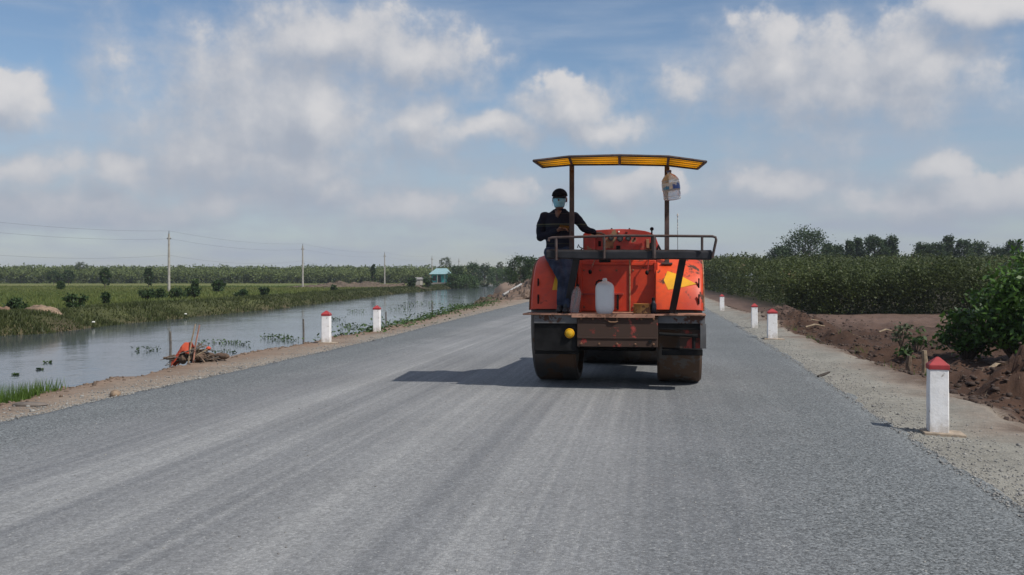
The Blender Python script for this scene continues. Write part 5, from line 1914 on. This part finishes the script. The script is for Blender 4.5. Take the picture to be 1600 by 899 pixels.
    sm.base(c); sm.rough(.9); sm.b.inputs['Specular IOR Level'].default_value = .12; sm.bump(sm.noise(sm.co, 24, 4), .4, .01)
    mb = MB()
    def torso(secl):
        rings = []
        for (ctr, rx, ry) in secl:
            rings.append([ctr + Vector((math.copysign(abs(math.cos(a)) ** .85, math.cos(a)) * rx, math.copysign(abs(math.sin(a)) ** .85, math.sin(a)) * ry, 0)) for a in [2 * math.pi * k / 22 for k in range(22)]])
        mb.sweep(rings)
    mid = (shR + shL) / 2
    torso([(pel + Vector((0, .02, -.03)), .165, .115), (pel + Vector((0, .015, .07)), .160, .112), (pel.lerp(mid, .45) + Vector((0, .005, 0)), .165, .115), (pel.lerp(mid, .75), .186, .122),
           (mid + Vector((0, 0, -.03)), .195, .112), (mid + Vector((0, 0, .03)), .170, .092), (mid + Vector((0, .008, .065)), .115, .078), (mid + Vector((0, .012, .10)), .075, .066)])
    limb(mb, [shR + Vector((.02, 0, -.01)), shR.lerp(elR, .5) + Vector((-.01, 0, 0)), elR, elR.lerp(haR, .88)], [.075, .064, .055, .040])
    limb(mb, [shL + Vector((-.02, 0, -.01)), shL.lerp(elL, .5) + Vector((.0, 0, .005)), elL, elL.lerp(haL, .88)], [.075, .062, .052, .038])
    shirt = folds(remesh(mb.build('shirt', sm.mat, root), .011, 5), .022, .085)
    # collar, open neck
    mb = MB()
    n0 = neck + Vector((0, .012, -.035))
    secs = []
    for k in range(15):
        a = math.radians(-62 + 304 * k / 14)
        rx, ry = .072, .070
        c0 = n0 + Vector((math.cos(a) * rx * 1.12, math.sin(a) * ry * 1.12, -.022)); c1 = n0 + Vector((math.cos(a) * rx, math.sin(a) * ry, .038 + .012 * math.sin(a)))
        o_ = Vector((math.cos(a), math.sin(a), 0)) * .007
        secs.append([c0, c1, c1 + o_, c0 + o_])
    mb.sweep(secs).build('collar', sm.mat, root, smooth=True)
    # bare V of the neck
    mb = MB()
    v0 = n0 + Vector((0, -.098, -.085))
    mb.add([n0 + Vector((-.045, -.072, .012)), n0 + Vector((.045, -.072, .012)), v0 + Vector((.0, -.016, -.0)), n0 + Vector((0, -.100, -.03))], [(0, 3, 1), (0, 2, 3), (3, 2, 1)])
    ov = mb.build('neck_opening', skin, root, smooth=True)
    so = ov.modifiers.new('solid', 'SOLIDIFY'); so.thickness = .02; so.offset = 1
    # ---- jeans
    jm = NT('jeans')
    jm.base(jm.mix(jm.step(jm.noise(jm.co, 7, 5), .3, .7), (.018, .025, .046), (.052, .066, .105))); jm.rough(.9); jm.b.inputs['Specular IOR Level'].default_value = .15
    jm.bump(jm.noise(jm.co, 30, 4), .4, .008)
    mb = MB()
    mb.ell(pel + Vector((0, .01, -.02)), (.17, .125, .11), 18, 12)
    limb(mb, [hipR + Vector((-.01, .02, 0)), hipR.lerp(knR, .5) + Vector((-.012, -.03, .02)), knR, knR.lerp(anR, .5), anR + Vector((0, 0, .01))], [.092, .076, .058, .050, .044])
    limb(mb, [hipL + Vector((.01, .02, 0)), hipL.lerp(knL, .5) + Vector((.0, -.03, .02)), knL, knL.lerp(anL, .5), anL + Vector((0, 0, .01))], [.092, .076, .058, .050, .044])
    folds(remesh(mb.build('jeans', jm.mat, root), .012, 4), .018, .08)
    # ---- shoes
    shm = simple('black_shoe', (.016, .016, .018), .6, .4, 20)
    dz = DZ - base.z
    for an, nm in ((anR, 'shoe'), (anL, 'shoe')):
        mb = MB()
        zb2 = dz + .002
        mb.ell((an.x, an.y - .03, zb2 + .035), (.045, .10, .034), 16, 8); mb.ell((an.x, an.y + .01, zb2 + .07), (.042, .055, .06), 14, 8)
        mb.ell((an.x, an.y - .10, zb2 + .028), (.042, .055, .027), 14, 8)
        limb(mb, [(an.x, an.y + .005, zb2 + .06), tuple(an + Vector((0, .004, -.01)))], [.042, .040])
        remesh(mb.build(nm, shm, root), .008, 4)
    # ---- cap, hair, mask
    mb = MB()
    cc_ = hc + HS * Vector((0, .004, .045))
    vs = []; fs = []
    n, m_ = 22, 8
    for i in range(m_ + 1):
        th = math.pi * .5 * i / m_
        for k in range(n):
            a = 2 * math.pi * k / n
            vs.append(cc_ + Vector((math.sin(th) * math.cos(a) * .088, math.sin(th) * math.sin(a) * .108, math.cos(th) * .086 - .012)) * HS)
    for i in range(m_):
        for k in range(n): fs.append((i * n + k, (i + 1) * n + k, (i + 1) * n + (k + 1) % n, i * n + (k + 1) % n))
    mb.add(vs, fs)
    capm = simple('cap_black', (.011, .0105, .014), .9, .4, 14, spec=.12)
    cap = mb.build('cap', capm, root, smooth=True)
    so = cap.modifiers.new('solid', 'SOLIDIFY'); so.thickness = .006; so.offset = 1
    br = MB(); secs = []
    for k in range(13):
        t = k / 12 * 2 - 1
        x = t * .076; y0 = -.098 * math.sqrt(max(0, 1 - (t * .86) ** 2)) ; y1 = y0 - .062 * math.sqrt(max(0.02, 1 - t * t))
        zc = -.014 - .012 * t * t
        secs.append([cc_ + HS * Vector((x, y0 + .01, zc)), cc_ + HS * Vector((x, y1, zc - .020)), cc_ + HS * Vector((x, y1, zc - .015)), cc_ + HS * Vector((x, y0 + .01, zc + .006))])
    br.sweep(secs).build('peak', capm, cap, smooth=True)
    mb = MB(); mb.ell(hc + HS * Vector((0, .03, .0)), tuple(HS * q for q in (.0795, .082, .075)), 18, 10)
    mb.build('hair', simple('hair_black', (.010, .009, .009), .7), root, smooth=True)
    mk = MB(); vs = []; fs = []
    nx, nz = 15, 9
    for i in range(nz):
        t = i / (nz - 1)
        for k in range(nx):
            s = k / (nx - 1) * 2 - 1
            wdt = (.080 - .024 * t ** 1.5)
            bulge = .112 - .012 * t - .020 * (2 * t - .75) ** 2
            x = s * wdt
            yv = -bulge * (1 - .62 * abs(s) ** 2.0) - .004 * math.sin(t * 16)
            vs.append(hc + HS * Vector((x, yv + .0, .006 - .108 * t)))
    for i in range(nz - 1):
        for k in range(nx - 1): fs.append((i * nx + k, i * nx + k + 1, (i + 1) * nx + k + 1, (i + 1) * nx + k))
    mk.add(vs, fs)
    mkm = simple('mask_blue', (.27, .56, .68), .85, .1, 20, spec=.2)
    mo = mk.build('face_mask', mkm, root, smooth=True)
    so = mo.modifiers.new('solid', 'SOLIDIFY'); so.thickness = .003
    lo = MB()
    for s in (-1, 1):
        for (z0, z1) in ((.004, .018), (-.085, -.03)):
            lo.tube([hc + HS * Vector((s * .078, -.05, z0)), hc + HS * Vector((s * .086, -.01, (z0 + z1) / 2)), hc + HS * Vector((s * .088, .02, z1))], .0022, 5)
    lo.build('ear_loop', simple('loop_white', (.7, .7, .7), .8), mo)
    # ---- phone in his right hand (own object)
    pc = world_of(base + haR + Vector((.075, -.035, .030)))
    ph = empty('phone', pc, RYAW); ph.rotation_euler = (math.radians(52), math.radians(8), RYAW)
    tag(ph, 'dark phone held flat in front of the chest by the man on the roller', 'phone')
    MB().box((0, 0, 0), (.14, .07, .009)).build('case', M_BLACK, ph, bevel=.004)
    MB().box((0, 0, .0052), (.128, .062, .001)).build('screen', simple('phone_screen', (.012, .013, .016), .1), ph)


person()

# ------------------------------------------------------------------ thin humid air over the plain
hm = bpy.data.materials.new('haze'); hm.use_nodes = True
hn = hm.node_tree; hn.nodes.clear()
pv = hn.nodes.new('ShaderNodeVolumePrincipled'); pv.inputs['Color'].default_value = (.80, .86, .95, 1)
pv.inputs['Density'].default_value = .00030; pv.inputs['Anisotropy'].default_value = .2
ho = hn.nodes.new('ShaderNodeOutputMaterial'); hn.links.new(pv.outputs[0], ho.inputs['Volume'])
hz_o = MB().box2((-5200, -5200, -3.2), (5200, 5200, 14.0)).build('haze', hm)
tag(hz_o, kind='stuff')
